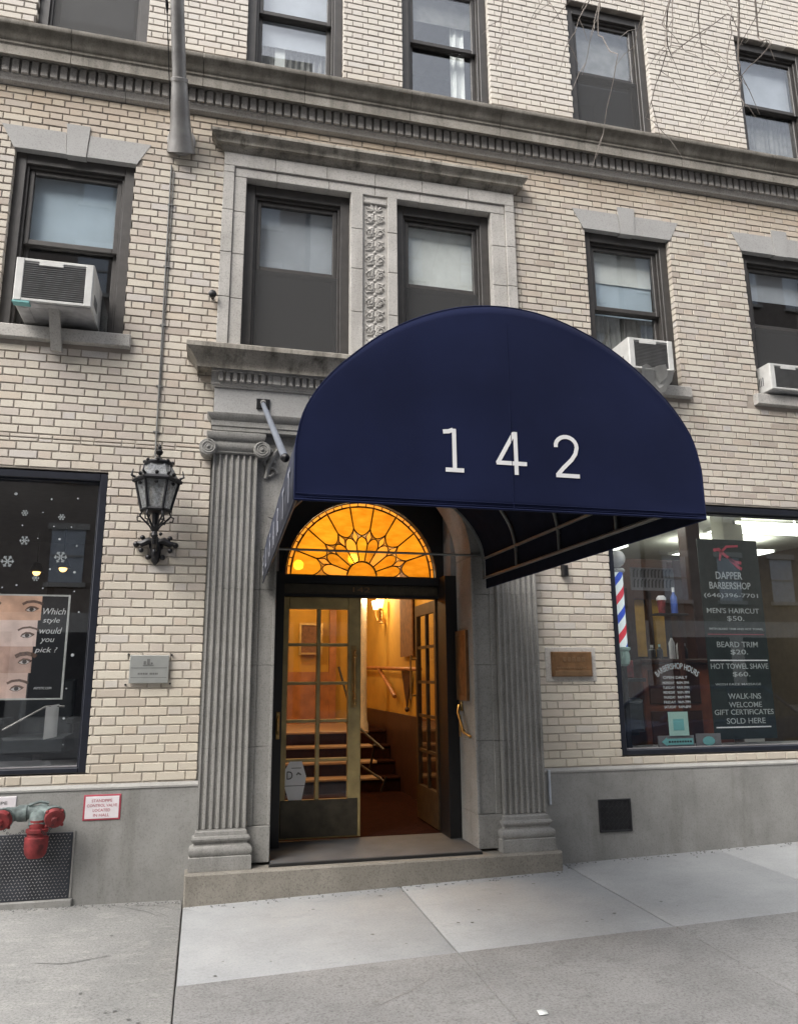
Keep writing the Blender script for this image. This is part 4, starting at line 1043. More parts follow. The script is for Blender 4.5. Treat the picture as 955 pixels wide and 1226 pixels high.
# price board
bY = .135
t = thing('price_board', (4.97, bY, 1.0), 'tall black barber price board with white lettering behind shop glass', 'sign')
MB().box(4.625, 5.30, bY+.004, bY+.012, 1.04, 2.93).build('board', 'darkposter', t)
for s_, cx, cz, wd, hg in (('DAPPER', 4.947, 2.574, .295, .072), ('BARBERSHOP', 4.949, 2.475, .459, .068), ('(646)396-7701', 4.951, 2.375, .60, .051), ("MEN'S HAIRCUT", 4.954, 2.232, .58, .050), ('$50.', 4.973, 2.155, .19, .053), ('WITH BEARD TRIM AND HOT TOWEL', 4.969, 2.057, .60, .020), ('BEARD TRIM', 4.964, 1.91, .45, .052), ('$20.', 4.976, 1.836, .19, .052), ('HOT TOWEL SHAVE', 4.965, 1.706, .63, .050), ('$60.', 4.975, 1.629, .19, .049), ('WITH FACE MASSAGE', 4.93, 1.539, .50, .020), ('WALK-INS', 4.985, 1.429, .357, .051), ('WELCOME', 4.985, 1.351, .357, .049), ('GIFT CERTIFICATES', 4.965, 1.284, .64, .048), ('SOLD HERE', 4.975, 1.204, .42, .051)):
    text('lettering', s_, cx-wd/2, cx+wd/2, cz-hg/2, cz+hg/2, bY+.0025, 'boardprint', t, .001, 0, None, .008 if s_ in ('DAPPER', 'BARBERSHOP') else .004)
mb = MB(); mb.box(4.65, 5.28, bY+.0015, bY+.0038, 1.755, 1.766); mb.box(4.65, 5.24, bY+.0015, bY+.0038, 1.142, 1.153); mb.build('rule_line', 'white', t)
MB().box(4.65, 5.27, bY+.0015, bY+.0038, 2.003, 2.009).build('red_rule_line', 'signred', t)
mb = MB()
mb.stroke([(4.80, 2.82), (4.86, 2.83), (4.93, 2.77), (5.02, 2.71), (5.10, 2.70)], .03, bY+.0015, bY+.0038); mb.stroke([(4.86, 2.72), (4.88, 2.80), (4.95, 2.86), (5.08, 2.87)], .022, bY+.0015, bY+.0038); mb.stroke([(4.96, 2.75), (5.06, 2.66), (5.10, 2.64)], .03, bY+.0015, bY+.0038)
mb.build('scissors_emblem', 'signred', t)
# lettering on the barber glass: arched hours decal
gY = .0835
dec = MB()
for q in range(16):
    a = math.pi*(.72-.44*q/15); cx, cz = 4.25+.32*math.cos(a), 1.41+.31*math.sin(a)
o = text('hours_lettering', 'BARBERSHOP HOURS', 0, 1, 0, 1, gY, 'snow', swr, .0006, 0, lambda u, q, dz: (4.25+(.32+.045*(q-.5))*math.cos(math.pi*(.74-.48*u)), gY-dz, 1.41+(.30+.055*(q-.5))*math.sin(math.pi*(.74-.48*u))))
for i, (d1, d2) in enumerate((('MONDAY', '9AM-7PM'), ('TUESDAY', '9AM-7PM'), ('WEDNESDAY', '9AM-7PM'), ('THURSDAY', '9AM-7PM'), ('FRIDAY', '9AM-7PM'), ('SATURDAY', '9AM-6PM'))):
    z = 1.555-i*.043
    text('hours_lettering', d1, 4.09, 4.21, z-.010, z+.014, gY, 'snow', swr, .0006); text('hours_lettering', d2, 4.235, 4.36, z-.010, z+.014, gY, 'snow', swr, .0006)
text('hours_lettering', 'OPEN DAILY', 4.10, 4.35, 1.592, 1.618, gY, 'snow', swr, .0006)
t = thing('mint_flyer', (4.23, .12, 1.08), 'pale mint paper flyer taped inside barber window above arrow sign', 'flyer')
MB().box(4.130, 4.332, .100, .103, 1.088, 1.298).build('sheet', 'mint', t); MB().box(4.175, 4.285, .0985, .0998, 1.135, 1.235).build('grey_square', 'teal', t)
t = thing('arrow_sign', (4.2, .13, .98), 'small teal arrow sign in a dark frame at bottom of barber window', 'sign')
MB().box(4.02, 4.385, .112, .125, .985, 1.088).build('backing', 'greysign', t)
MB().poly([(4.05, 1.036), (4.105, .998), (4.105, 1.008), (4.372, 1.008), (4.372, 1.062), (4.105, 1.062), (4.105, 1.074)], .107, .1115).build('arrow', 'teal', t)
mb = MB(); [mb.box(4.12+i*.027, 4.138+i*.027, .105, .1068, 1.028, 1.044) for i in range(9)]; mb.build('print', 'ink', t)
t = thing('round_badge_sign', (4.53, .13, .98), 'oval teal badge on dark card beside arrow sign in barber window', 'sign')
MB().box(4.41, 4.665, .112, .125, .985, 1.10).build('backing', 'greysign', t); MB().poly([(4.536+.062*math.cos(q*math.pi/12), 1.035+.040*math.sin(q*math.pi/12)) for q in range(24)], .107, .1115).build('badge', 'teal', t)
t = thing('grey_hanging_sign', (4.3, .5, 2.3), 'grey hanging board with dark gothic strokes inside barber shop', 'sign')
MB().box(4.10, 4.585, .50, .515, 2.455, 2.685).build('board', 'greysign', t)
mb = MB()
for row in (2.625, 2.525):
    for q in range(11): x = 4.13+q*.040; mb.stroke([(x, row-.042), (x+.004, row+.022), (x+.016, row+.040)], .013, .494, .4995)
mb.build('gothic_strokes', 'ink', t)
t = thing('wood_cabinet', (4.5, .9, .3), 'red brown wooden barber cabinet behind the hours decal', 'cabinet')
MB().bbox(4.22, 5.2, .62, 1.1, .3, 1.74, .01).build('carcass', 'cabinetwood', t); MB().bbox(4.18, 5.24, .56, 1.12, 1.74, 1.785, .008).build('top', 'wood', t)
for z in (1.35, .95): MB().bbox(4.28, 4.85, .605, .62, z, z+.33, .006).build('drawer', 'wood', t)
t = thing('mirror_station', (4.6, 1.6, 1.2), 'dark framed mirror station with yellow panels inside barber shop', 'mirror')
mb = MB(); mb.box(5.12, 5.50, 1.3, 1.4, 1.3, 2.9); mb.box(4.55, 5.9, 1.56, 1.6, .3, 2.95); mb.build('dark_panel', 'wood', t)
for a, b in ((4.70, 4.85), (4.92, 5.10)): MB().box(a, b, 1.5, 1.53, 1.83, 2.47).build('panel', 'yellow', t)
mb = MB(); mb.box(4.62, 4.70, 1.45, 1.54, 1.8, 2.6); mb.box(4.85, 4.92, 1.45, 1.54, 1.8, 2.6); mb.box(4.70, 5.12, 1.45, 1.54, 2.47, 2.6); mb.build('frame', 'wood', t)
def bottle(x, y, z, r_, h, mat, lab, name='bottle', cap='black'):
    t = thing(name, (x, y, z), lab, name, 'bottles and jars on the barber counter' if name == 'bottle' else None)
    MB().lathe((x, y, z), [(r_*.95, 0), (r_, .01), (r_, h*.62), (r_*.45, h*.75), (r_*.35, h*.82)], 14).build('body', mat, t)
    MB().lathe((x, y, z), [(r_*.42, h*.82), (r_*.42, h)], 10).build('cap', cap, t)
bottle(4.63, .70, 1.785, .03, .26, 'white', 'left white bottle of the pair on wooden cabinet')
bottle(4.71, .70, 1.785, .028, .22, 'white', 'right white bottle of the pair on wooden cabinet')
bottle(4.40, .70, 1.785, .035, .14, 'blackpvc', 'squat dark bottle at left end of wooden cabinet', cap='white')
bottle(4.50, .72, 1.785, .03, .15, 'iron', 'dark bottle between squat bottle and white bottles on cabinet', cap='mint')
bottle(4.79, .72, 1.785, .028, .16, 'iron', 'dark bottle right of the white bottles on cabinet', cap='greysign')
t = thing('shelf_bracket', (4.5, .7, 2.25), 'small black wall shelf carrying red cup and blue bottle', 'shelf')
MB().bbox(4.28, 4.60, .33, .49, 2.20, 2.218, .004).build('board', 'blackpvc', t); MB().box(4.54, 4.58, .42, .47, .98, 2.20).build('post', 'wood', t)
t = thing('red_cup', (4.36, .41, 2.218), 'red cup with white rim on small shelf in barber window', 'cup')
MB().lathe((4.36, .41, 2.218), [(.032, 0), (.042, .13)], 16).build('body', 'red', t); MB().lathe((4.36, .41, 2.348), [(.047, 0), (.047, .02), (.03, .045)], 16).build('lid', 'white', t)
bottle(4.50, .41, 2.218, .032, .26, 'blue', 'tall blue spray bottle beside red cup on small shelf', 'spray_bottle', 'white')
t = thing('barber_chair', (4.0, .9, .3), 'grey black leather barber chair low inside right shop window', 'chair')
MB().bbox(3.72, 4.12, .55, 1.15, 1.06, 1.20, .03).build('seat', 'leather', t); MB().bbox(3.75, 4.1, .42, .56, 1.10, 1.40, .03).build('footrest', 'leather', t)
MB().bbox(3.72, 4.12, 1.12, 1.24, 1.15, 1.75, .03).build('backrest', 'leather', t); MB().lathe((3.92, .85, 0), [(.25, .3), (.23, .34), (.06, .38), (.06, 1.06)], 16).build('pedestal', 'poleal', t)
for x in (3.70, 4.14): MB().bbox(x-.03, x+.03, .6, 1.1, 1.36, 1.41, .01).build('armrest', 'leather', t)
t = thing('red_box', (3.86, .5, 1.6), 'dark red storage box on low shelf beside barber pole', 'box')
MB().bbox(3.80, 4.06, .50, .70, 1.60, 1.77, .008).build('body', 'red', t); MB().bbox(3.70, 4.16, .46, .78, 1.565, 1.60, .004).build('shelf_board', 'blackpvc', t)
mb = MB(); mb.bbox(5.45, 5.7, .8, 1.0, .3, 3.45, .01); mb.build('shop_column', 'ceil', B)
mb = MB(); mb.bbox(4.95, 5.12, .75, .9, .3, 3.45, .01); mb.build('dark_post', 'wood', B)
for i, (x0, y0) in enumerate(((3.7, .8), (5.6, .8), (4.0, 2.4), (6.2, 2.4))):
    t = thing('ceiling_light', (x0+.6, y0+.3, 3.40), ('front left', 'front right', 'rear left', 'rear right')[i]+' fluorescent ceiling panel inside the barber shop', 'ceiling light', 'fluorescent panels in the barber shop')
    MB().box(x0, x0+1.25, y0, y0+.5, 3.25, 3.28).build('diffuser', 'tube', t)
    mb = MB(); mb.box(x0-.02, x0, y0-.02, y0+.52, 3.245, 3.285); mb.box(x0+1.25, x0+1.27, y0-.02, y0+.52, 3.245, 3.285); mb.box(x0+.2, x0+.22, y0+.24, y0+.26, 3.28, 3.45); mb.box(x0+1.0, x0+1.02, y0+.24, y0+.26, 3.28, 3.45); mb.build('frame', 'offwhite', t)

# ------------------------------------------------------------------ awning
A = thing('awning', (1.36, -.05, 2.38), 'navy blue barrel entrance awning with white number 142 on its front', 'awning')
prof = [(0, 2.372), (0, 2.60), (.008, 2.667), (.046, 2.802), (.155, 2.965), (.335, 3.135), (.50, 3.247), (.68, 3.328), (.84, 3.370), (1.005, 3.385)]
half = [(x, z) for x, z in prof]
outline = [(x, z) for x, z in half]+[(2.012-x, z) for x, z in half[-2::-1]]
def smooth_outline(pts, n=4):
    out = []
    P_ = [pts[0]]+pts+[pts[-1]]
    for i in range(1, len(P_)-2):
        p0, p1, p2, p3 = P_[i-1:i+3]
        for q in range(n):
            t_ = q/n
            out.append(tuple(.5*((2*b)+(c-a)*t_+(2*a-5*b+4*c-d_)*t_*t_+(3*b-a-3*c+d_)*t_**3) for a, b, c, d_ in zip(p0, p1, p2, p3)))
    out.append(pts[-1]); return out
OUT = outline[:1]+smooth_outline(outline[1:-1])+outline[-1:]
FY = -3.055
def awx(u, y):   # u 0..2.012 measured on the front, left side splays out slightly
    t_ = (y-FY)/(0-FY); xl = lerp(.346, .437, t_); xr = 2.357
    return xl+(xr-xl)*u/2.012
def sag(y, z):   # canvas sags a little between the hoops
    ph = (y+.06)/(.75)*math.pi
    return -.010*abs(math.sin(ph))*(1 if z > 2.62 else 0)
ny = 24; vs = []; fs = []; n = len(OUT)
ys = [lerp(FY, -.062, i/ny) for i in range(ny+1)]
for y in ys:
    for (u, z) in OUT: vs.append((awx(u, y), y, z+sag(y, z)))
for i in range(ny):
    for j in range(n-1): fs.append((i*n+j, i*n+j+1, (i+1)*n+j+1, (i+1)*n+j))
def shade(ob): pass
cv = MB(); cv.add(vs, fs, True); canopy = cv.build('canopy', 'navyside', A); li = MB(); li.add([(x+(.006 if j%n<n//2 else -.006), y, z-(.008 if 2 < j%n < n-3 else 0)) for j, (x, y, z) in enumerate(vs)], fs, True); li.build('shade_lining', 'shade_lining', A)  # inner skin added to keep the awning underside dark
canopy.modifiers.new('thick', 'SOLIDIFY').thickness = .003
# front panel as a fine sheet with slight waviness
fp_ = MB(); nx = 40; nz = 24; vs = []; fs = []
zmin = 2.372
def topz(u):
    for (a, b) in zip(OUT[:-1], OUT[1:]):
        if a[0] <= u <= b[0] and b[0] > a[0]: return lerp(a[1], b[1], (u-a[0])/(b[0]-a[0]))
    return 2.6
for i in range(nx+1):
    u = 2.012*(.5-.5*math.cos(math.pi*i/nx)); tz = topz(min(max(u, 1e-4), 2.0119)) if 0 < i < nx else 2.60
    for j in range(nz+1):
        q = j/nz; z = lerp(zmin, tz, q)
        e = min(1, 6*q*(1-q)*2)*min(1, 10*(i/nx)*(1-i/nx))
        e *= min(1, max(abs(u-1.0)-.42, 0)/.25+max(z-2.80, 0)/.2+max(2.50-z, 0)/.1)
        yy = FY-.006*e*(math.sin(u*3.1+z*2)+.5*math.sin(u*7.3-z*4)+.35*math.sin(u*15+z*9))*.7
        vs.append((awx(u, FY), yy, z))
for i in range(nx):
    for j in range(nz): a = i*(nz+1)+j; fs.append((a, a+nz+1, a+nz+2, a+1))
fp_.add(vs, fs, True); front = fp_.build('front_panel', 'navy', A)
front.modifiers.new('thick', 'SOLIDIFY').thickness = -.003
pp = MB(); pp.tube([(awx(u, FY), FY-.001, z) for u, z in OUT], .004, 6); pp.tube([(awx(0, FY), FY-.001, 2.374), (awx(2.012, FY), FY-.001, 2.374)], .006, 6)
pp.build('edge_piping', 'navy', A)
pp = MB(); pp.tube([(awx(0, FY), FY, 2.374), (awx(0, -.06), -.06, 2.374)], .006, 6); pp.build('hem', 'navyside', A); pp = MB(); pp.tube([(awx(2.012, FY), FY, 2.374), (awx(2.012, -.06), -.06, 2.374)], .006, 6)
pp.build('hem', 'navy', A)
for pts_ in ([(awx(.004, FY), FY-.003, 2.66), (awx(.5, FY), FY-.0045, 2.652), (awx(1.0, FY), FY-.0045, 2.648), (awx(1.5, FY), FY-.0045, 2.652), (awx(2.008, FY), FY-.003, 2.66)][:0] or [(awx(.05, FY), FY-.004, 2.385), (awx(1.96, FY), FY-.004, 2.385)], [(awx(1.006, FY), FY-.0045, 2.376+q*.0915) for q in range(11)], [(awx(.003, FY), FY-.004, 2.400), (awx(1.0, FY), FY-.0055, 2.400), (awx(2.009, FY), FY-.004, 2.400)]):
    MB().tube(pts_, .0022, 5).build('seam', 'navy', A)
NY = FY-.0046
d1 = MB(); d1.stroke([(1.071, 2.545), (1.071, 2.742)], .0195, NY-.0010, NY); d1.stroke([(1.027, 2.545), (1.115, 2.545)], .0195, NY-.0013, NY-.0002); d1.stroke([(1.066, 2.737), (1.045, 2.728), (1.018, 2.725)], .020, NY-.0011, NY-.0001)
d1.build('numeral', 'white', A)
d2 = MB(); d2.stroke([(1.372, 2.540), (1.372, 2.748)], .0195, NY-.0010, NY); d2.stroke([(1.425, 2.594), (1.274, 2.594)], .0195, NY-.0013, NY-.0002); d2.stroke([(1.279, 2.590), (1.366, 2.742)], .0195, NY-.0011, NY-.0001)
d2.build('numeral', 'white', A)
pts = [(1.577+.0*0, 2.688)]+[(1.630-.054*math.cos(R(q)), 2.694+.048*math.sin(R(q))) for q in range(10, 181, 17)]+[(1.684, 2.690), (1.676, 2.660), (1.655, 2.630), (1.61, 2.587), (1.582, 2.556)]
d3 = MB(); d3.stroke(pts, .0195, NY-.0010, NY); d3.stroke([(1.571, 2.550), (1.692, 2.550)], .0195, NY-.0013, NY-.0002)
d3.build('numeral', 'white', A)
for ch, yc in (('E', -.16), ('L', -.60), ('S', -1.12), ('A', -1.54), ('R', -1.96), ('T', -2.38), ('T', -2.76)):
    text('valance_letter', ch, 0, 1, 0, 1, 0, 'fadedprint', A, .001, 0, lambda u, q, dz, yc=yc: (awx(0, yc-(u-.5)*.13)-.005-dz, yc-(u-.5)*.13, 2.425+q*.155))
# pipe frame: hoops, rails, valance posts
IN = [(lerp(1.006, u, .972), z-.022) for u, z in OUT]
for y in (-.075, -.79, -1.53, -2.28, -3.02):
    mb = MB(); mb.tube([(awx(u, y), y, z) for u, z in IN if z > 2.57], .013, 8)
    for u in (.03, 1.982): mb.tube([(awx(u, y), y, 2.45), (awx(u, y), y, 2.62)], .011, 8)
    mb.build('frame_hoop', 'pipe', A)
for u, z in ((.028, 2.625), (1.984, 2.625), (.03, 2.455), (1.982, 2.455), (.40, 3.140), (1.612, 3.140), (1.006, 3.355)):
    MB().tube([(awx(u, -.07), -.07, z), (awx(u, -3.03), -3.03, z)], .013, 8).build('frame_rail', 'pipe', A)
MB().tube([(awx(.03, -3.02), -3.02, 2.455), (awx(1.982, -3.02), -3.02, 2.455)], .013, 8).build('frame_rail', 'pipe', A)
MB().tube([(awx(.03, -.07), -.07, 2.655), (awx(1.982, -.07), -.07, 2.655)], .010, 8).build('tie_bar', 'pipe', A)
for x1, xw in ((awx(0, -2.5)-.01, .39), (2.37, 2.37)):
    mb = MB(); mb.tube([(xw, -.125, 3.875), (x1, -2.52, 2.715)], .020, 10); br_ = mb.build('brace_rod', 'rod', A)
    MB().bbox(xw-.055, xw+.055, -.122, -.104, 3.835, 3.925, .004).build('mount_plate', 'iron', br_)
    mb = MB(); mb.tube([(xw, -.12, 3.895), (xw, -.16, 3.865)], .024, 8); mb.build('clevis', 'poleal', br_); mb = MB(); mb.sphere((x1, -2.53, 2.71), .024, 8); mb.build('rod_end', 'iron', br_)
MB().bbox(3.095, 3.145, -.06, .0, 2.50, 2.60, .01).build('x', 'iron', None, (3.12, 0, 2.55)).name = 'wall_hook'
o = bpy.data.objects['wall_hook']; tag(o, 'small black iron hook on bricks just under right edge of awning', 'hook')

# ------------------------------------------------------------------ air conditioners
def aircon(x0, x1, z0, z1, yf, label, left_bracket=True, dirty=False):
    t = thing('air_conditioner', ((x0+x1)/2, .05, z0), label, 'air conditioner', 'window air conditioners')
    c = MB(); e = .028
    # outer shell (hollow front)
    c.bbox(x0, x0+e, yf, .16, z0, z1, .006); c.bbox(x1-e, x1, yf, .16, z0, z1, .006); c.bbox(x0+e, x1-e, yf+.001, .16, z1-e, z1, .006); c.bbox(x0+e, x1-e, yf+.001, .16, z0, z0+e, .006)
    c.box(x0+e, x1-e, yf+.03, .15, z0+e, z1-e)
    c.build('casing', 'offwhite', t)
    g = MB(); n = 17
    g.box(x0+e+.03, x1-e-.03, yf+.008, yf+.029, z0+e+.006, z1-e-.004)
    gr = g.build('grille', 'acgrille', t)
    s = MB()
    for i in range(n):
        z = lerp(z0+e+.012, z1-e-.012, i/(n-1)); s.extr([(yf+.008, z+.006), (yf-.001, z-.002), (yf+.001, z-.004), (yf+.008, z+.001)], x0+e+.03, x1-e-.03)
    s.build('louvre_fins', 'acgrille', gr)
    mb = MB(); mb.bbox((x0+x1)/2-.12, (x0+x1)/2+.06, yf-.004, yf+.0, z1-e-.028, z1-e+.004, .004); mb.bbox(x0+.004, x0+e+.032, yf-.003, yf+.028, z0+.002, z1-.002, .004); mb.bbox(x1-e-.032, x1-.004, yf-.003, yf+.028, z0+.002, z1-.002, .004)
    mb.build('face_trim', 'offwhite', t)
    b = MB(); b.box(x0+.01, x1-.01, yf+.02, .12, z0-.006, z0-.001); [b.bbox(x0+.03+i*.12, x0+.10+i*.12, yf+.1, .06, z0-.010, z0-.005, .002) for i in range(int((x1-x0-.1)/.12))]; b.build('drip_pan', 'acdirty', t)
    s = MB()
    for xs_, sg in ((x0, -1), (x1, 1)):
        for i in range(7):
            y = yf+.10+i*.025; s.box(min(xs_, xs_+sg*.003), max(xs_, xs_+sg*.003), y, y+.012, z0+.07, z0+.16)
    s.build('side_vent', 'acgrille', t)
    return t
t = aircon(-1.572, -.995, 4.505, 4.872, -.32, 'white air conditioner with grey fins in leftmost second-floor window')
mb = MB(); mb.tube([(-1.29, -.29, 4.495), (-1.275, -.06, 4.25)], .001, 4)
MB().add([(-1.325,-.24,4.50),(-1.245,-.24,4.50),(-1.325,-.19,4.50),(-1.245,-.19,4.50),(-1.315,-.075,4.215),(-1.235,-.075,4.215),(-1.315,-.015,4.225),(-1.235,-.015,4.225)], [(0,1,5,4),(2,6,7,3),(0,4,6,2),(1,3,7,5),(0,2,3,1),(4,5,7,6)]).build('support_bracket', 'lime', t)
MB().box(-1.575, -1.45, -.322, -.25, 4.49, 4.503).build('teal_tape', 'teal', t)
t = aircon(3.80, 4.275, 4.475, 4.79, -.25, 'white air conditioner right above the awning with crumpled wrap below')
mb = MB()
random.seed(3)
g = []
for i in range(7):
    for j in range(5): g.append((3.92+i*.055+random.uniform(-.02, .02), -.28+random.uniform(-.03, .03)+.04*j, 4.50-.05*j+random.uniform(-.03, .03)))
mb.add(g, [(i*5+j, (i+1)*5+j, (i+1)*5+j+1, i*5+j+1) for i in range(6) for j in range(4)]); mb.build('crumpled_wrap', 'offwhite', t)
aircon(5.47, 5.98, 4.46, 4.74, -.12, 'grey white air conditioner in the far right second-floor window')
random.seed(11)
# ------------------------------------------------------------------ wall lantern
LX, LY = -.412, -.28
t = thing('wall_lantern', (LX, 0, 2.5), 'black ornate hexagonal wall lantern on bricks left of the portal', 'lantern')
def hexr(r_, z, a0=R(0)): return [(LX+r_*math.cos(a0+math.pi/3*i), LY+r_*math.sin(a0+math.pi/3*i), z) for i in range(6)]
mb = MB(); top, bot = hexr(.165, 3.125), hexr(.108, 2.885)
for i in range(6):
    mb.tube([top[i], bot[i]], .011, 6); mb.tube([top[i], top[(i+1)%6]], .017, 6); mb.tube([bot[i], bot[(i+1)%6]], .014, 6)
    a, b = Vector(top[i]), Vector(top[(i+1)%6])
    mb.tube([a+Vector((0,0,.02)), a*1.0+Vector(((a.x-LX)*.18, (a.y-LY)*.18, .035)), a+Vector(((a.x-LX)*.12, (a.y-LY)*.12, .085))], [.012, .010, .004], 6)
    c_ = (a+b)/2; mb.sphere((c_.x, c_.y, c_.z+.035), .016, 6); mb.sphere((c_.x, c_.y, c_.z-.04), .014, 6)
mb.lathe((LX, LY, 0), [(.185, 3.105), (.19, 3.12), (.175, 3.14), (.15, 3.142)], 6, a0=0, smooth=False)
mb.build('cage', 'iron', t)
pl_ = MB(); tp_, bt_ = hexr(.158, 3.115), hexr(.104, 2.893)
for i in range(6): pl_.add([tp_[i], tp_[(i+1)%6], bt_[(i+1)%6], bt_[i]], [(0,1,2,3)])
pl_.build('glass_pane', 'lampglass', t)
mb = MB(); mb.lathe((LX, LY, 0), [(.155, 3.142), (.125, 3.20), (.100, 3.25)], 6, smooth=False); mb.build('roof_glass', 'lampglass', t)
mb = MB(); mb.lathe((LX, LY, 0), [(.108, 3.245), (.112, 3.26), (.105, 3.272), (.085, 3.28), (.06, 3.285), (.03, 3.30), (.012, 3.315), (.012, 3.33), (.026, 3.342), (.030, 3.358), (.022, 3.372), (.010, 3.38), (.014, 3.392), (.012, 3.41), (.003, 3.42)], 14)
for i in range(8):
    a = math.pi/4*i; mb.sphere((LX+.105*math.cos(a), LY+.105*math.sin(a), 3.272), .014, 6)
mb.build('crown', 'iron', t)
mb = MB(); mb.lathe((LX, LY, 0), [(.098, 2.884), (.10, 2.87), (.04, 2.862)], 12); mb.tube([(LX, LY, 2.86), (LX, LY, 2.70)], [.03, .016], 8); mb.lathe((LX, LY, 0), [(.012, 2.66), (.028, 2.69), (.02, 2.72), (.036, 2.75), (.018, 2.78)], 10)
for i in range(6):
    a = math.pi/3*i; ca, sa = math.cos(a), math.sin(a)
    mb.tube([(LX+ca*r_, LY+sa*r_, z) for r_, z in ((.10, 2.875), (.115, 2.845), (.10, 2.825), (.075, 2.80), (.04, 2.765), (.018, 2.73))], .008, 6)
    mb.tube([(LX+ca*r_, LY+sa*r_, z) for r_, z in ((.11, 2.84), (.135, 2.83), (.13, 2.80), (.105, 2.80))], .006, 5)
mb.build('basket', 'iron', t)
mb = MB(); mb.tube([(LX, LY, 2.70), (LX, LY+.02, 2.64), (LX, -.15, 2.60), (LX, -.05, 2.66), (LX, -.02, 2.72)], [.016, .02, .02, .018, .016], 8)
mb.tube([(LX, -.17+.05*math.cos(q*.55)*(1-q*.06), 2.57+.05*math.sin(q*.55)*(1-q*.06)) for q in range(14)], .010, 6)
mb.lathe((LX, 0, 2.665), [(.06, -.0), (.055, -.03), (.02, -.04)], 12, 'y')
for sg in (-1, 1):
    mb.tube([(LX, -.03, 2.68), (LX+sg*.06, -.04, 2.69), (LX+sg*.11, -.035, 2.665), (LX+sg*.15, -.03, 2.675)], [.024, .03, .026, .010], 8)
    mb.sphere((LX+sg*.15, -.03, 2.66), .024, 8); mb.sphere((LX+sg*.105, -.035, 2.715), .020, 8); mb.sphere((LX+sg*.11, -.03, 2.615), .020, 8); mb.sphere((LX+sg*.055, -.03, 2.56), .022, 8); mb.sphere((LX+sg*.03, -.03, 2.75), .015, 8)
mb.tube([(LX, -.03, 2.70), (LX, -.035, 2.60), (LX, -.03, 2.53), (LX, -.02, 2.50)], [.035, .042, .03, .008], 8)
mb.build('wall_bracket', 'iron', t)
MB().lathe((LX, LY, 0), [(.02, 2.89), (.02, 2.97), (.032, 3.0), (.032, 3.06), (.01, 3.09)], 10).build('bulb_holder', 'white', t)
# conduit above the lantern
mb = MB(); mb.tube([(-.478, -.012, 6.10), (-.474, -.012, 5.2), (-.468, -.012, 4.5), (-.462, -.014, 3.40), (-.43, -.10, 3.30), (-.412, -.26, 3.29)], .0075, 6); mb.tube([(-.455, -.010, 6.05), (-.452, -.010, 5.2), (-.455, -.010, 4.6), (-.455, -.012, 3.9)], .0045, 5)
for z in (5.7, 5.1, 4.55, 4.0, 3.6): mb.box(-.49, -.44, -.018, -.001, z, z+.012)
tag(mb.build('conduit', 'greyink', None, (-.47, 0, 4.6)), 'thin grey electrical conduit running down bricks to the lantern', 'conduit')
# ------------------------------------------------------------------ flagpole
t = thing('flagpole', (-.415, 0, 6.35), 'weathered grey metal flagpole with flared base angled out above the lantern', 'flagpole')
PD = Vector((-.055, -.56, .83)).normalized(); P0 = Vector((-.405, -.03, 6.30))
def along(dist): return tuple(P0+PD*dist)
mb = MB(); mb.lathe((-.405, 0, 6.36), [(.136, .0), (.136, -.016), (.128, -.024)], 28, 'y', squash=(.92, 1.05)); mb.build('base_plate', 'poleal', t)
rs = [(-.06, .126), (-.03, .122), (.02, .112), (.07, .103), (.13, .095), (.22, .086), (.32, .080), (.42, .072), (.5, .068), (.505, .074), (.53, .074), (.535, .064)]
mb = MB(); mb.tube([along(q) for q, _ in rs], [r_ for _, r_ in rs], 24); mb.build('socket', 'poleal', t)
mb = MB(); mb.tube([along(.53), along(1.5), along(5.5)], [.060, .054, .034], 20); mb.build('pole', 'poleal', t)
mb = MB(); mb.tube([tuple(Vector(along(q))+Vector((-.085, 0, 0))) for q in (.12, 1.0, 2.0, 5.4)], .0045, 5); mb.tube([tuple(Vector(along(q))+Vector((-.085, -.005, 0))) for q in (1.00, 1.06, 1.12)], [.006, .014, .006], 6); mb.tube([tuple(Vector(along(.12))+Vector(v)) for v in ((-.085, 0, 0), (-.11, -.02, -.03), (-.07, -.02, -.03), (-.085, 0, -.08))], .006, 5)
mb.build('halyard', 'iron', t)
# small black floodlight stub left of the surround
mb = MB(); mb.lathe((-.068, 0, 4.86), [(.014, -.0), (.014, -.05), (.030, -.055), (.034, -.09), (.02, -.10)], 12, 'y'); tag(mb.build('wall_lamp_stub', 'iron', None, (-.068, 0, 4.86)), 'small black lamp stub on bricks left of the window surround', 'lamp stub')

# ------------------------------------------------------------------ plaques and signs
t = thing('steel_plaque', (-.405, 0, 1.58), 'brushed steel plaque with bar emblem on bricks under the lantern', 'plaque')
MB().bbox(-.552, -.262, -.030, -.012, 1.585, 1.797, .004).build('plate', 'steelplaque', t)
mb = MB(); mb.box(-.45, -.433, -.0325, -.0302, 1.727, 1.752); mb.box(-.425, -.405, -.0325, -.0302, 1.727, 1.768); mb.box(-.397, -.383, -.0325, -.0302, 1.727, 1.742); mb.box(-.455, -.375, -.0325, -.0302, 1.718, 1.723); mb.build('bar_emblem', 'greyink', t)
mb = MB(); mb.box(-.54, -.275, -.0312, -.0302, 1.699, 1.703); mb.box(-.54, -.275, -.0312, -.0302, 1.627, 1.630); [mb.box(-.488+i*.0125, -.479+i*.0125, -.0312, -.0302, 1.650, 1.664) for i in range(12) if i != 6]; mb.build('engraved_line', 'greyink', t)
mb = MB(); [mb.lathe((x, 0, z), [(.008, -.0), (.008, -.02), (.004, -.022)], 8, 'y') for x, z in ((-.565, 1.803), (-.245, 1.80), (-.575, 1.575), (-.248, 1.582))]; mb.build('wall_plug', 'black', t)
t = thing('bronze_plaque', (3.14, 0, 1.62), 'brown bronze plaque on bricks left of the barber window', 'plaque')
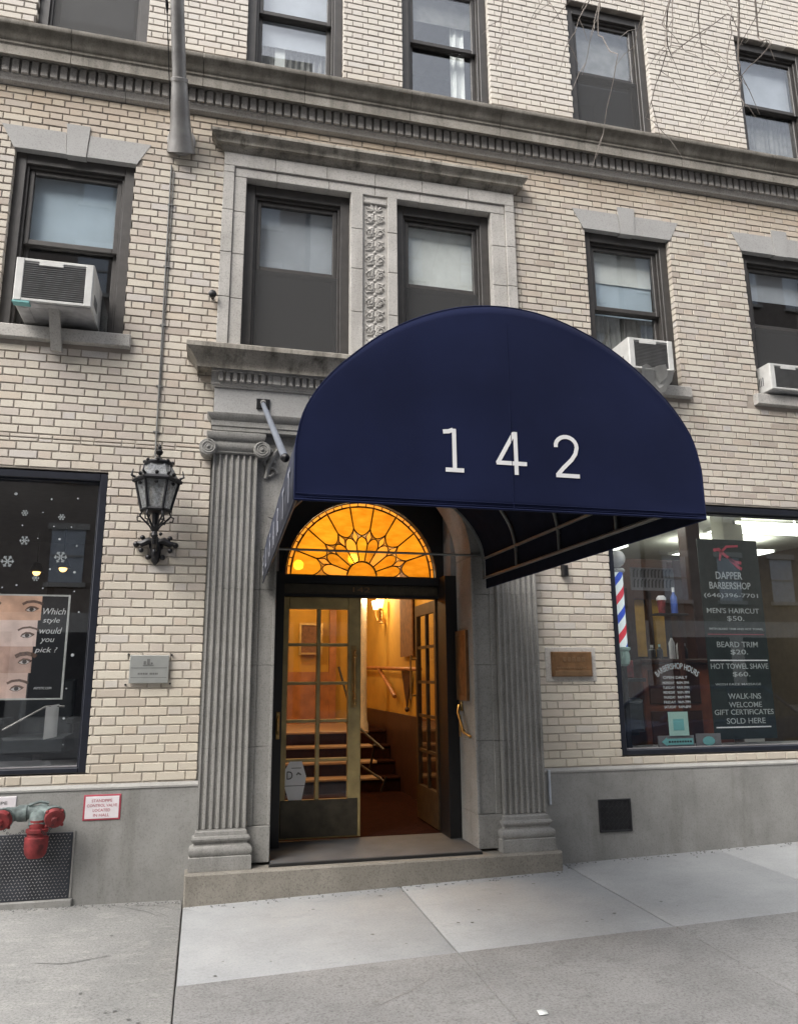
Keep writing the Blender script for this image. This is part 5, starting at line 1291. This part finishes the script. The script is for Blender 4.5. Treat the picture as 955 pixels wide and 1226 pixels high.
MB().bbox(2.952, 3.332, -.035, .0, 1.618, 1.832, .006).build('plate', 'bronze', t)
mb = MB(); mb.bbox(2.97, 3.315, -.040, -.0351, 1.625, 1.668, .003); [mb.bbox(3.05+i*.045, 3.08+i*.045, -.039, -.0351, 1.745, 1.785, .002) for i in range(5)]; [mb.bbox(2.99+i*.022, 3.005+i*.022, -.0385, -.0351, 1.685, 1.70, .002) for i in range(13)]; mb.build('raised_lettering', 'bronzehi', t)
mb = MB(); mb.bbox(2.90, 3.385, -.004, .01, 1.575, 1.87, .004); tag(mb.build('mortar_patch', stone_mat('mortar_patch', (.43, .41, .38), (.50, .475, .44), .1), B), label='smeared pale mortar patch around bronze plaque')
t = thing('standpipe_sign', (-.68, -.03, .61), 'white sign with red border reading standpipe control valve on cement base', 'sign')
MB().bbox(-.808, -.548, -.036, -.031, .612, .790, .004).build('border', 'signred', t); MB().bbox(-.795, -.561, -.038, -.0362, .624, .778, .002).build('face', 'signwhite', t)
for s_, a, b, z in (('STANDPIPE', -.752, -.610, .738), ('CONTROL VALVE', -.782, -.574, .705), ('LOCATED', -.740, -.620, .672), ('IN HALL', -.735, -.625, .638)): text('lettering', s_, a, b, z, z+.020, -.0385, 'signred', t, .0006)
t = thing('white_sign', (-1.4, -.03, .68), 'white sign behind the fire connection at left edge of the picture', 'sign')
MB().bbox(-1.62, -1.262, -.036, -.031, .64, .80, .004).build('border', 'signwhite', t)
for s_, a, b, z in (('STANDPIPE', -1.56, -1.32, .745), ('1ST TO 12 FL', -1.58, -1.305, .705)): text('lettering', s_, a, b, z, z+.022, -.0372, 'greyink', t, .0006)
# steel hatch and siamese fire connection
t = thing('steel_hatch', (-1.2, -.03, .1), 'grey studded steel hatch in cement base behind the fire connection', 'hatch')
MB().bbox(-2.0, -.862, -.036, -.029, .10, .540, .003).build('plate', 'hatch', t)
mb = MB(); 
for i in range(48):
    for j in range(21):
        x = -1.985+i*.0235+(.0117 if j % 2 else 0); z = .115+j*.0205
        a = R(45) if (i+j) % 2 else R(-45)
        if x < -.88: mb.stroke([(x-.0055*math.cos(a), z-.0055*math.sin(a)), (x+.0055*math.cos(a), z+.0055*math.sin(a))], .0045, -.0385, -.0358)
tag(mb.build('tread_studs', 'poleal', t), kind='stuff')
mb = MB(); mb.bbox(-2.0, -.835, -.055, -.029, .02, .098, .008); mb.bbox(-.86, -.845, -.038, -.029, .10, .55, .003); mb.build('curb_frame', 'render', t)
t = thing('fire_connection', (-1.085, -.03, .42), 'red and green twin fire department connection projecting from cement base', 'fire connection')
mb = MB(); mb.lathe((-1.078, -.19, 0), [(.012, .408), (.052, .414), (.070, .44), (.078, .49), (.078, .545), (.064, .552), (.064, .575), (.074, .58), (.074, .60), (.054, .605), (.054, .66)], 24); mb.build('red_cap', 'red', t)
mb = MB(); mb.tube([(-1.078, -.19, .62), (-1.078, -.17, .67), (-1.078, -.10, .69), (-1.078, -.03, .69)], [.06, .066, .06, .055], 14); mb.tube([(-1.285, -.17, .695), (-1.18, -.15, .705), (-1.08, -.15, .705), (-.99, -.17, .69)], [.050, .045, .045, .050], 16)
mb.lathe((-1.19, -.15, .70), [(.056, -.03), (.056, .03)], 16, 'x'); mb.tube([(-1.15, -.17, .755), (-1.08, -.16, .775), (-1.02, -.16, .765)], .010, 6)
for x, (dx) in ((-1.285, -.15), (-.995, .25)):
    mb.tube([(x, -.15, .695), (x+dx*.12, -.235, .675)], [.055, .058], 16)
mb.build('body', 'patina', t)
for x, dx in ((-1.285, -.15), (-.995, .25)):
    a = Vector((x+dx*.12, -.235, .675)); dd = Vector((dx*.6, -.8, -.2)).normalized()
    mb = MB(); mb.tube([tuple(a+dd*q) for q in (-.01, .012, .030, .034)], [.066, .066, .060, .03], 18); mb.tube([tuple(a+dd*q) for q in (.034, .062)], [.022, .018], 8)
    for q in range(4):
        u = dd.orthogonal().normalized(); v = dd.cross(u); an = math.pi/2*q
        mb.sphere(tuple(a+dd*.01+(u*math.cos(an)+v*math.sin(an))*.068), .012, 6)
    mb.build('hose_cap', 'red', t)
    cb = MB(); cb.tube([tuple(a-dd*.03), tuple(a-dd*.015)], .072, 20); cb.build('swivel_ring', 'patina', t)
    ch = MB(); e_ = a+dd*.05
    for q in range(9):
        f0 = q/9; p0 = Vector((lerp(e_.x, x*.3-1.078*.7, f0), lerp(e_.y, -.25, f0), lerp(e_.z, .615, f0)-.06*math.sin(math.pi*f0)))
        ch.tube([tuple(p0+Vector((.006*math.cos(k_*math.pi/3), .002*(q%2), .008*math.sin(k_*math.pi/3)))) for k_ in range(6)], .002, 4, True)
    tag(ch.build('cap_chain', 'iron', t), kind='stuff')
# cast vent
t = thing('cast_vent', (3.46, -.03, .33), 'square black cast iron vent grille in cement base under barber window', 'vent')
f = MB(); v0, v1, w0, w1 = 3.307, 3.61, .333, .594
f.bbox(v0, v0+.015, -.045, -.031, w0, w1, .003); f.bbox(v1-.015, v1, -.045, -.031, w0, w1, .003); f.bbox(v0+.015, v1-.015, -.044, -.031, w1-.014, w1, .003); f.bbox(v0+.015, v1-.015, -.044, -.031, w0, w0+.014, .003); f.box(v0+.01, v1-.01, -.034, -.0305, w0+.01, w1-.01)
f.build('frame', 'vent', t)
s = MB()
for i in range(6):
    for j in range(5):
        cx, cz = v0+.041+i*.0445, w0+.038+j*.0465; s.tube([(cx+.019*math.cos(q*math.pi/4), -.038, cz+.019*math.sin(q*math.pi/4)) for q in range(8)], .0045, 5, True)
        s.tube([(cx-.022, -.037, cz-.023), (cx+.022, -.037, cz+.023)], .003, 4); s.tube([(cx-.022, -.037, cz+.023), (cx+.022, -.037, cz-.023)], .003, 4)
s.build('lattice', 'vent', t)
o = MB().bbox(2.853, 2.873, -.055, -.031, .575, .85).build('cable_cover', 'blind_grey', None, (2.86, -.03, .57)); tag(o, 'short pale cable cover on cement base beside right pilaster', 'cable cover')
o = MB().add([(1.645,-2.43,gz(1.645,-2.43)+.006),(1.69,-2.435,gz(1.69,-2.435)+.008),(1.695,-2.385,gz(1.695,-2.385)+.010),(1.652,-2.38,gz(1.652,-2.38)+.007)], [(0,1,2,3)]).build('paper_scrap', 'paper', None, (1.67, -2.4, 0)); tag(o, 'small white paper scrap lying on the dark sidewalk', 'paper')
o.modifiers.new('thick', 'SOLIDIFY').thickness = .001
random.seed(5)
dots = MB()
for i in range(60):
    x, y = random.uniform(-.9, 3.6), random.uniform(-2.6, -.3); r_ = random.uniform(.006, .018); f_ = gz if x > -.07 else gz_left
    if abs(x+.07) < .03: continue
    k_ = random.randint(5, 7); ph = random.random()*6
    dots.add([(x+r_*random.uniform(.6, 1.2)*math.cos(ph+q*2*math.pi/k_), y+r_*random.uniform(.5, 1)*math.sin(ph+q*2*math.pi/k_), f_(x, y)+.0035) for q in range(k_)], [tuple(range(k_))])
for i in range(420):
    left_ = random.random() < .45
    x = random.uniform(-2.2, -.08) if left_ else random.uniform(-.06, 6); wl = -.215 if -.07 < x < 2.88 else -.04
    y = wl-abs(random.gauss(0, .05))-.004; r_ = random.uniform(.003, .010); f_ = gz if x > -.07 else gz_left; z_ = f_(x, y)+.001
    dots.add([(x-r_, y-r_*.6, z_), (x+r_*.9, y-r_*.7, z_), (x+r_*.5, y+r_*.8, z_), (x-r_*.7, y+r_*.6, z_), (x, y, z_+r_*.9)], [(0,1,4),(1,2,4),(2,3,4),(3,0,4)])
for x, y, L_, an in ((-.62, -.05, .55, -.5), (-.40, -.12, .5, .25), (-.15, -.6, .5, 1.7), (2.0, -1.9, .8, -.25), (-.9, -1.1, .45, .1), (.9, -2.1, .5, .5)):
    f_ = gz if x > -.07 else gz_left; p = [(x, y)]
    for q in range(9):
        an += random.uniform(-.35, .35); p.append((p[-1][0]+L_/9*math.cos(an), p[-1][1]+L_/9*math.sin(an)))
    for (xa, ya), (xb_, yb) in zip(p[:-1], p[1:]):
        if max(ya, yb) > -.01: continue
        w_ = random.uniform(.0015, .004); dots.add([(xa, ya-w_, f_(xa, ya)+.0028), (xb_, yb-w_, f_(xb_, yb)+.0028), (xb_, yb+w_, f_(xb_, yb)+.0028), (xa, ya+w_, f_(xa, ya)+.0028)], [(0,1,2,3)])
tag(dots.build('gum_spots', 'greyink', None, (0, 0, 0)), kind='stuff')

# ------------------------------------------------------------------ bare street tree (its twigs hang into the top right)
random.seed(21)
t = thing('bare_street_tree', (4.9, -4.0, .05), 'leafless street tree with drooping thin twigs in front of upper windows', 'tree')
mb = MB(); mb.tube([(4.9, -4.0, 0), (4.92, -4.0, 1.5), (4.85, -3.95, 3.2), (4.7, -3.8, 5.2)], [.15, .12, .11, .09], 12); mb.tube([(4.7, -3.8, 5.2), (4.2, -3.2, 6.6), (3.6, -2.7, 7.6), (2.9, -2.3, 8.2)], [.08, .055, .04, .028], 8); mb.tube([(4.7, -3.8, 5.2), (5.0, -3.2, 6.8), (4.9, -2.6, 7.9), (4.4, -2.2, 8.6)], [.075, .05, .035, .02], 8); mb.tube([(4.85, -3.9, 4.2), (5.8, -4.2, 6.0), (6.6, -4.3, 7.5)], [.07, .045, .02], 8)
mb.build('trunk', 'bark', t)
tw = [[(2.0, -1.9, 6.95), (2.02, -1.85, 6.55), (1.95, -1.8, 6.25), (1.90, -1.8, 5.95)],
      [(2.66, -1.8, 7.0), (2.62, -1.8, 6.6), (2.5, -1.8, 6.35), (2.42, -1.8, 6.05)],
      [(2.75, -1.8, 7.1), (2.70, -1.78, 6.7), (2.62, -1.78, 6.35), (2.6, -1.8, 6.1)],
      [(2.78, -1.8, 7.0), (2.76, -1.8, 6.5), (2.75, -1.8, 6.1), (2.73, -1.8, 5.45)],
      [(3.35, -1.8, 7.3), (3.25, -1.8, 6.6), (3.20, -1.8, 6.25), (3.26, -1.8, 6.0), (3.38, -1.8, 5.85)],
      [(3.62, -1.8, 7.3), (3.58, -1.8, 6.8), (3.55, -1.8, 6.3)],
      [(3.70, -1.8, 7.2), (3.78, -1.8, 6.9), (3.82, -1.8, 6.6), (3.86, -1.8, 6.2)],
      [(4.10, -1.8, 7.4), (4.02, -1.8, 6.95), (3.95, -1.8, 6.5), (3.78, -1.8, 6.15), (3.68, -1.8, 5.95)],
      [(4.30, -1.8, 7.4), (4.18, -1.8, 6.95), (4.0, -1.8, 6.6)],
      [(4.35, -1.8, 6.9), (4.22, -1.8, 6.6), (4.0, -1.8, 6.35), (3.8, -1.8, 6.1)],
      [(3.2, -1.8, 6.60), (3.5, -1.8, 6.63), (3.85, -1.8, 6.80), (4.3, -1.8, 7.2)],
      [(2.45, -1.8, 7.0), (2.3, -1.8, 6.7), (2.25, -1.8, 6.4)], [(2.9, -1.8, 7.0), (2.6, -1.8, 6.75), (2.35, -1.8, 6.55)],
      [(3.05, -1.8, 7.1), (3.0, -1.8, 6.6), (3.04, -1.8, 6.2)], [(4.0, -1.8, 6.5), (4.05, -1.8, 6.3), (4.0, -1.8, 6.1), (3.9, -1.8, 5.95)]]
br = MB(); sub = MB()
for L_ in tw:
    off = Vector((0, random.uniform(-.25, .2), 0)); pts = [Vector(p)*1+off*0+Vector((random.uniform(-.02, .02), random.uniform(-.25, .25), random.uniform(-.02, .02))) for p in L_]
    # subdivide with wiggle
    P_ = []
    for a, b in zip(pts[:-1], pts[1:]):
        for q in range(4): P_.append(a.lerp(b, q/4)+Vector((random.uniform(-.012, .012), random.uniform(-.02, .02), random.uniform(-.008, .008))))
    P_.append(pts[-1]); n = len(P_)
    br.tube(P_, [lerp(.0058, .0020, i/(n-1)) for i in range(n)], 5)
    root = P_[0]; up_ = Vector((lerp(root.x, 3.6, .3), root.y-.25, root.z+.7)); br.tube([root, root.lerp(up_, .5)+Vector((.02, 0, .05)), up_, Vector((3.7, -2.7, 7.7))], [.0062, .008, .010, .016], 5)
    for i in range(2, n-1):
        if random.random() < .28:
            d_ = Vector((random.choice((-1, 1))*random.uniform(.4, 1), random.uniform(-.4, .4), -random.uniform(.6, 1.3))).normalized(); L2 = random.uniform(.12, .34); p = P_[i]
            br.tube([p, p+d_*L2*.5+Vector((0, 0, .01)), p+d_*L2+Vector((0, 0, -.03))], [.0034, .0026, .0014], 4)
br.build('twigs', 'twig', t)

# ------------------------------------------------------------------ across the street (seen in the window reflections)
def opposite(x0, x1, h, mat, lab, nst):
    t = thing('opposite_building', ((x0+x1)/2, -19, -.1), lab, 'building', 'buildings across the street')
    MB().box(x0, x1, -30, -19, -1, h).build('wall', mat, t)
    w_ = MB(); fr_ = MB(); st = (h-1.5)/nst; nb = max(2, int((x1-x0)/2.4)); bw = (x1-x0)/nb
    for i in range(nb):
        for j in range(nst):
            cx = x0+bw*(i+.5); z = 1.2+j*st
            if j == 0: continue
            w_.box(cx-.5, cx+.5, -18.99, -18.96, z, z+1.7); fr_.box(cx-.62, cx+.62, -18.99, -18.85, z-.14, z); fr_.box(cx-.62, cx+.62, -18.99, -18.9, z+1.7, z+1.9); fr_.box(cx-.5, cx+.5, -18.98, -18.93, z+.82, z+.88)
    tag(w_.build('window', 'blind_grey', t), kind='stuff'); tag(fr_.build('window_trim', 'opplime', t), kind='stuff')
    MB().box(x0+.05, x1-.05, -18.99, -18.7, -1, 3.6).build('ground_floor_stone', 'lime', t); g_ = MB(); [g_.box(x0+.6+i*3.1, x0+3.1+i*3.1, -18.695, -18.66, .5, 3.0) for i in range(int((x1-x0-.6)/3.1))]; tag(g_.build('shopfront_glass', 'navyframe', t), kind='stuff')
    MB().box(x0-.1, x1+.1, -19.5, -18.5, h-.6, h+.1).build('cornice', 'opplime', t)
opposite(-40, -9, 21, 'opplime', 'grey rendered building across the street at far left', 6)
opposite(-8.8, 3, 25, 'oppbrick', 'brown brick building directly across the street', 7)
opposite(3.2, 16, 20, 'opplime', 'lower grey rendered building across the street', 6)
opposite(16.2, 45, 24, 'oppbrick', 'tall brown brick building across the street at far right', 7)

# parked cars at the kerb either side of the viewpoint (seen reflected in the shop glass)
M['carglass'] = simple('tinted_car_glass', (.015, .017, .02), .08)
M['carblue'] = simple('dark_blue_car_paint', (.05, .07, .12), .25, .3)
def car(x0, y0, L_, paint, lab, flip=False):
    zg = far(x0+L_/2)-.17
    t = thing('parked_car', (x0+L_/2, y0+.9, zg), lab, 'car', 'cars parked at the near kerb')
    W = 1.8; f = L_/4.5
    if flip: x0, f = x0+L_, -f
    side = [(0, .42), (.02, .66), (.25, .78), (1.15, .92), (1.35, .95), (3.75, .98), (4.35, .90), (4.48, .72), (4.5, .42), (4.2, .24), (.3, .24)]
    def hull(pr, ya, yb, inset):
        mb = MB(); n = len(pr); vs = []
        for k_, (yy, ins) in enumerate(((ya, inset), (ya+inset, 0), (yb-inset, 0), (yb, inset))):
            for (u, z) in pr: vs.append((x0+(2.25+(u-2.25)*(1-ins*.25))*f, y0+yy, zg+.6+(z-.6)*(1-ins*.6)))
        fs = [tuple(range(n)), tuple(range(4*n-1, 3*n-1, -1))]
        for a in range(3):
            for j in range(n): fs.append((a*n+j, a*n+(j+1)%n, (a+1)*n+(j+1)%n, (a+1)*n+j))
        mb.add(vs, fs, True); return mb
    hull(side, 0, W, .16).build('body', paint, t)
    cab = MB(); b = [(1.2, .93), (3.95, .95)]; tp = [(1.95, 1.44), (3.35, 1.44)]
    vs = [(x0+u*f, y0+yy, zg+z) for (u, z), yy in ((b[0], .12), (b[1], .12), (b[1], W-.12), (b[0], W-.12), (tp[0], .28), (tp[1], .28), (tp[1], W-.28), (tp[0], W-.28))]
    cab.add(vs, [(0,1,5,4),(1,2,6,5),(2,3,7,6),(3,0,4,7)]); cab.build('window_band', 'carglass', t)
    MB().bbox(min(x0+1.93*f, x0+3.37*f), max(x0+1.93*f, x0+3.37*f), y0+.26, y0+W-.26, zg+1.43, zg+1.47, .01).build('roof', paint, t)
    pl = MB()
    for yb_, yt in ((.12, .28), (W-.12, W-.28)):
        for ub, ut in ((1.2, 1.95), (2.6, 2.62), (3.95, 3.35)): pl.tube([(x0+ub*f, y0+yb_, zg+.94), (x0+ut*f, y0+yt, zg+1.45)], .03, 6)
    tag(pl.build('window_pillars', paint, t), kind='stuff')
    for u in (.85, 3.6):
        for yy in (.02, W-.02):
            wl = MB(); wl.lathe((x0+u*f, y0+yy, zg+.32), [(.20, -.09), (.31, -.09), (.325, -.05), (.325, .05), (.31, .09), (.20, .09)], 24, 'y'); w_ = wl.build('wheel', 'black', t)
            MB().lathe((x0+u*f, y0+yy, zg+.32), [(.05, -.10), (.20, -.085), (.20, .085), (.05, .10)], 16, 'y').build('rim', 'poleal', w_)
    for yy in (.22, W-.22):
        MB().sphere((x0+.10*f, y0+yy, zg+.68), .10, 10, (.6, 1.3, .7)).build('headlight', 'offwhite', t); MB().sphere((x0+4.43*f, y0+yy, zg+.78), .09, 10, (.5, 1.3, .9)).build('tail_light', 'red', t)
car(-6.9, -6.45, 4.8, 'carpaint', 'silver parked car at the kerb reflected in the left shop window', True)
car(6.0, -6.45, 4.4, 'carblue', 'dark blue parked car at the kerb reflected in the barber window')
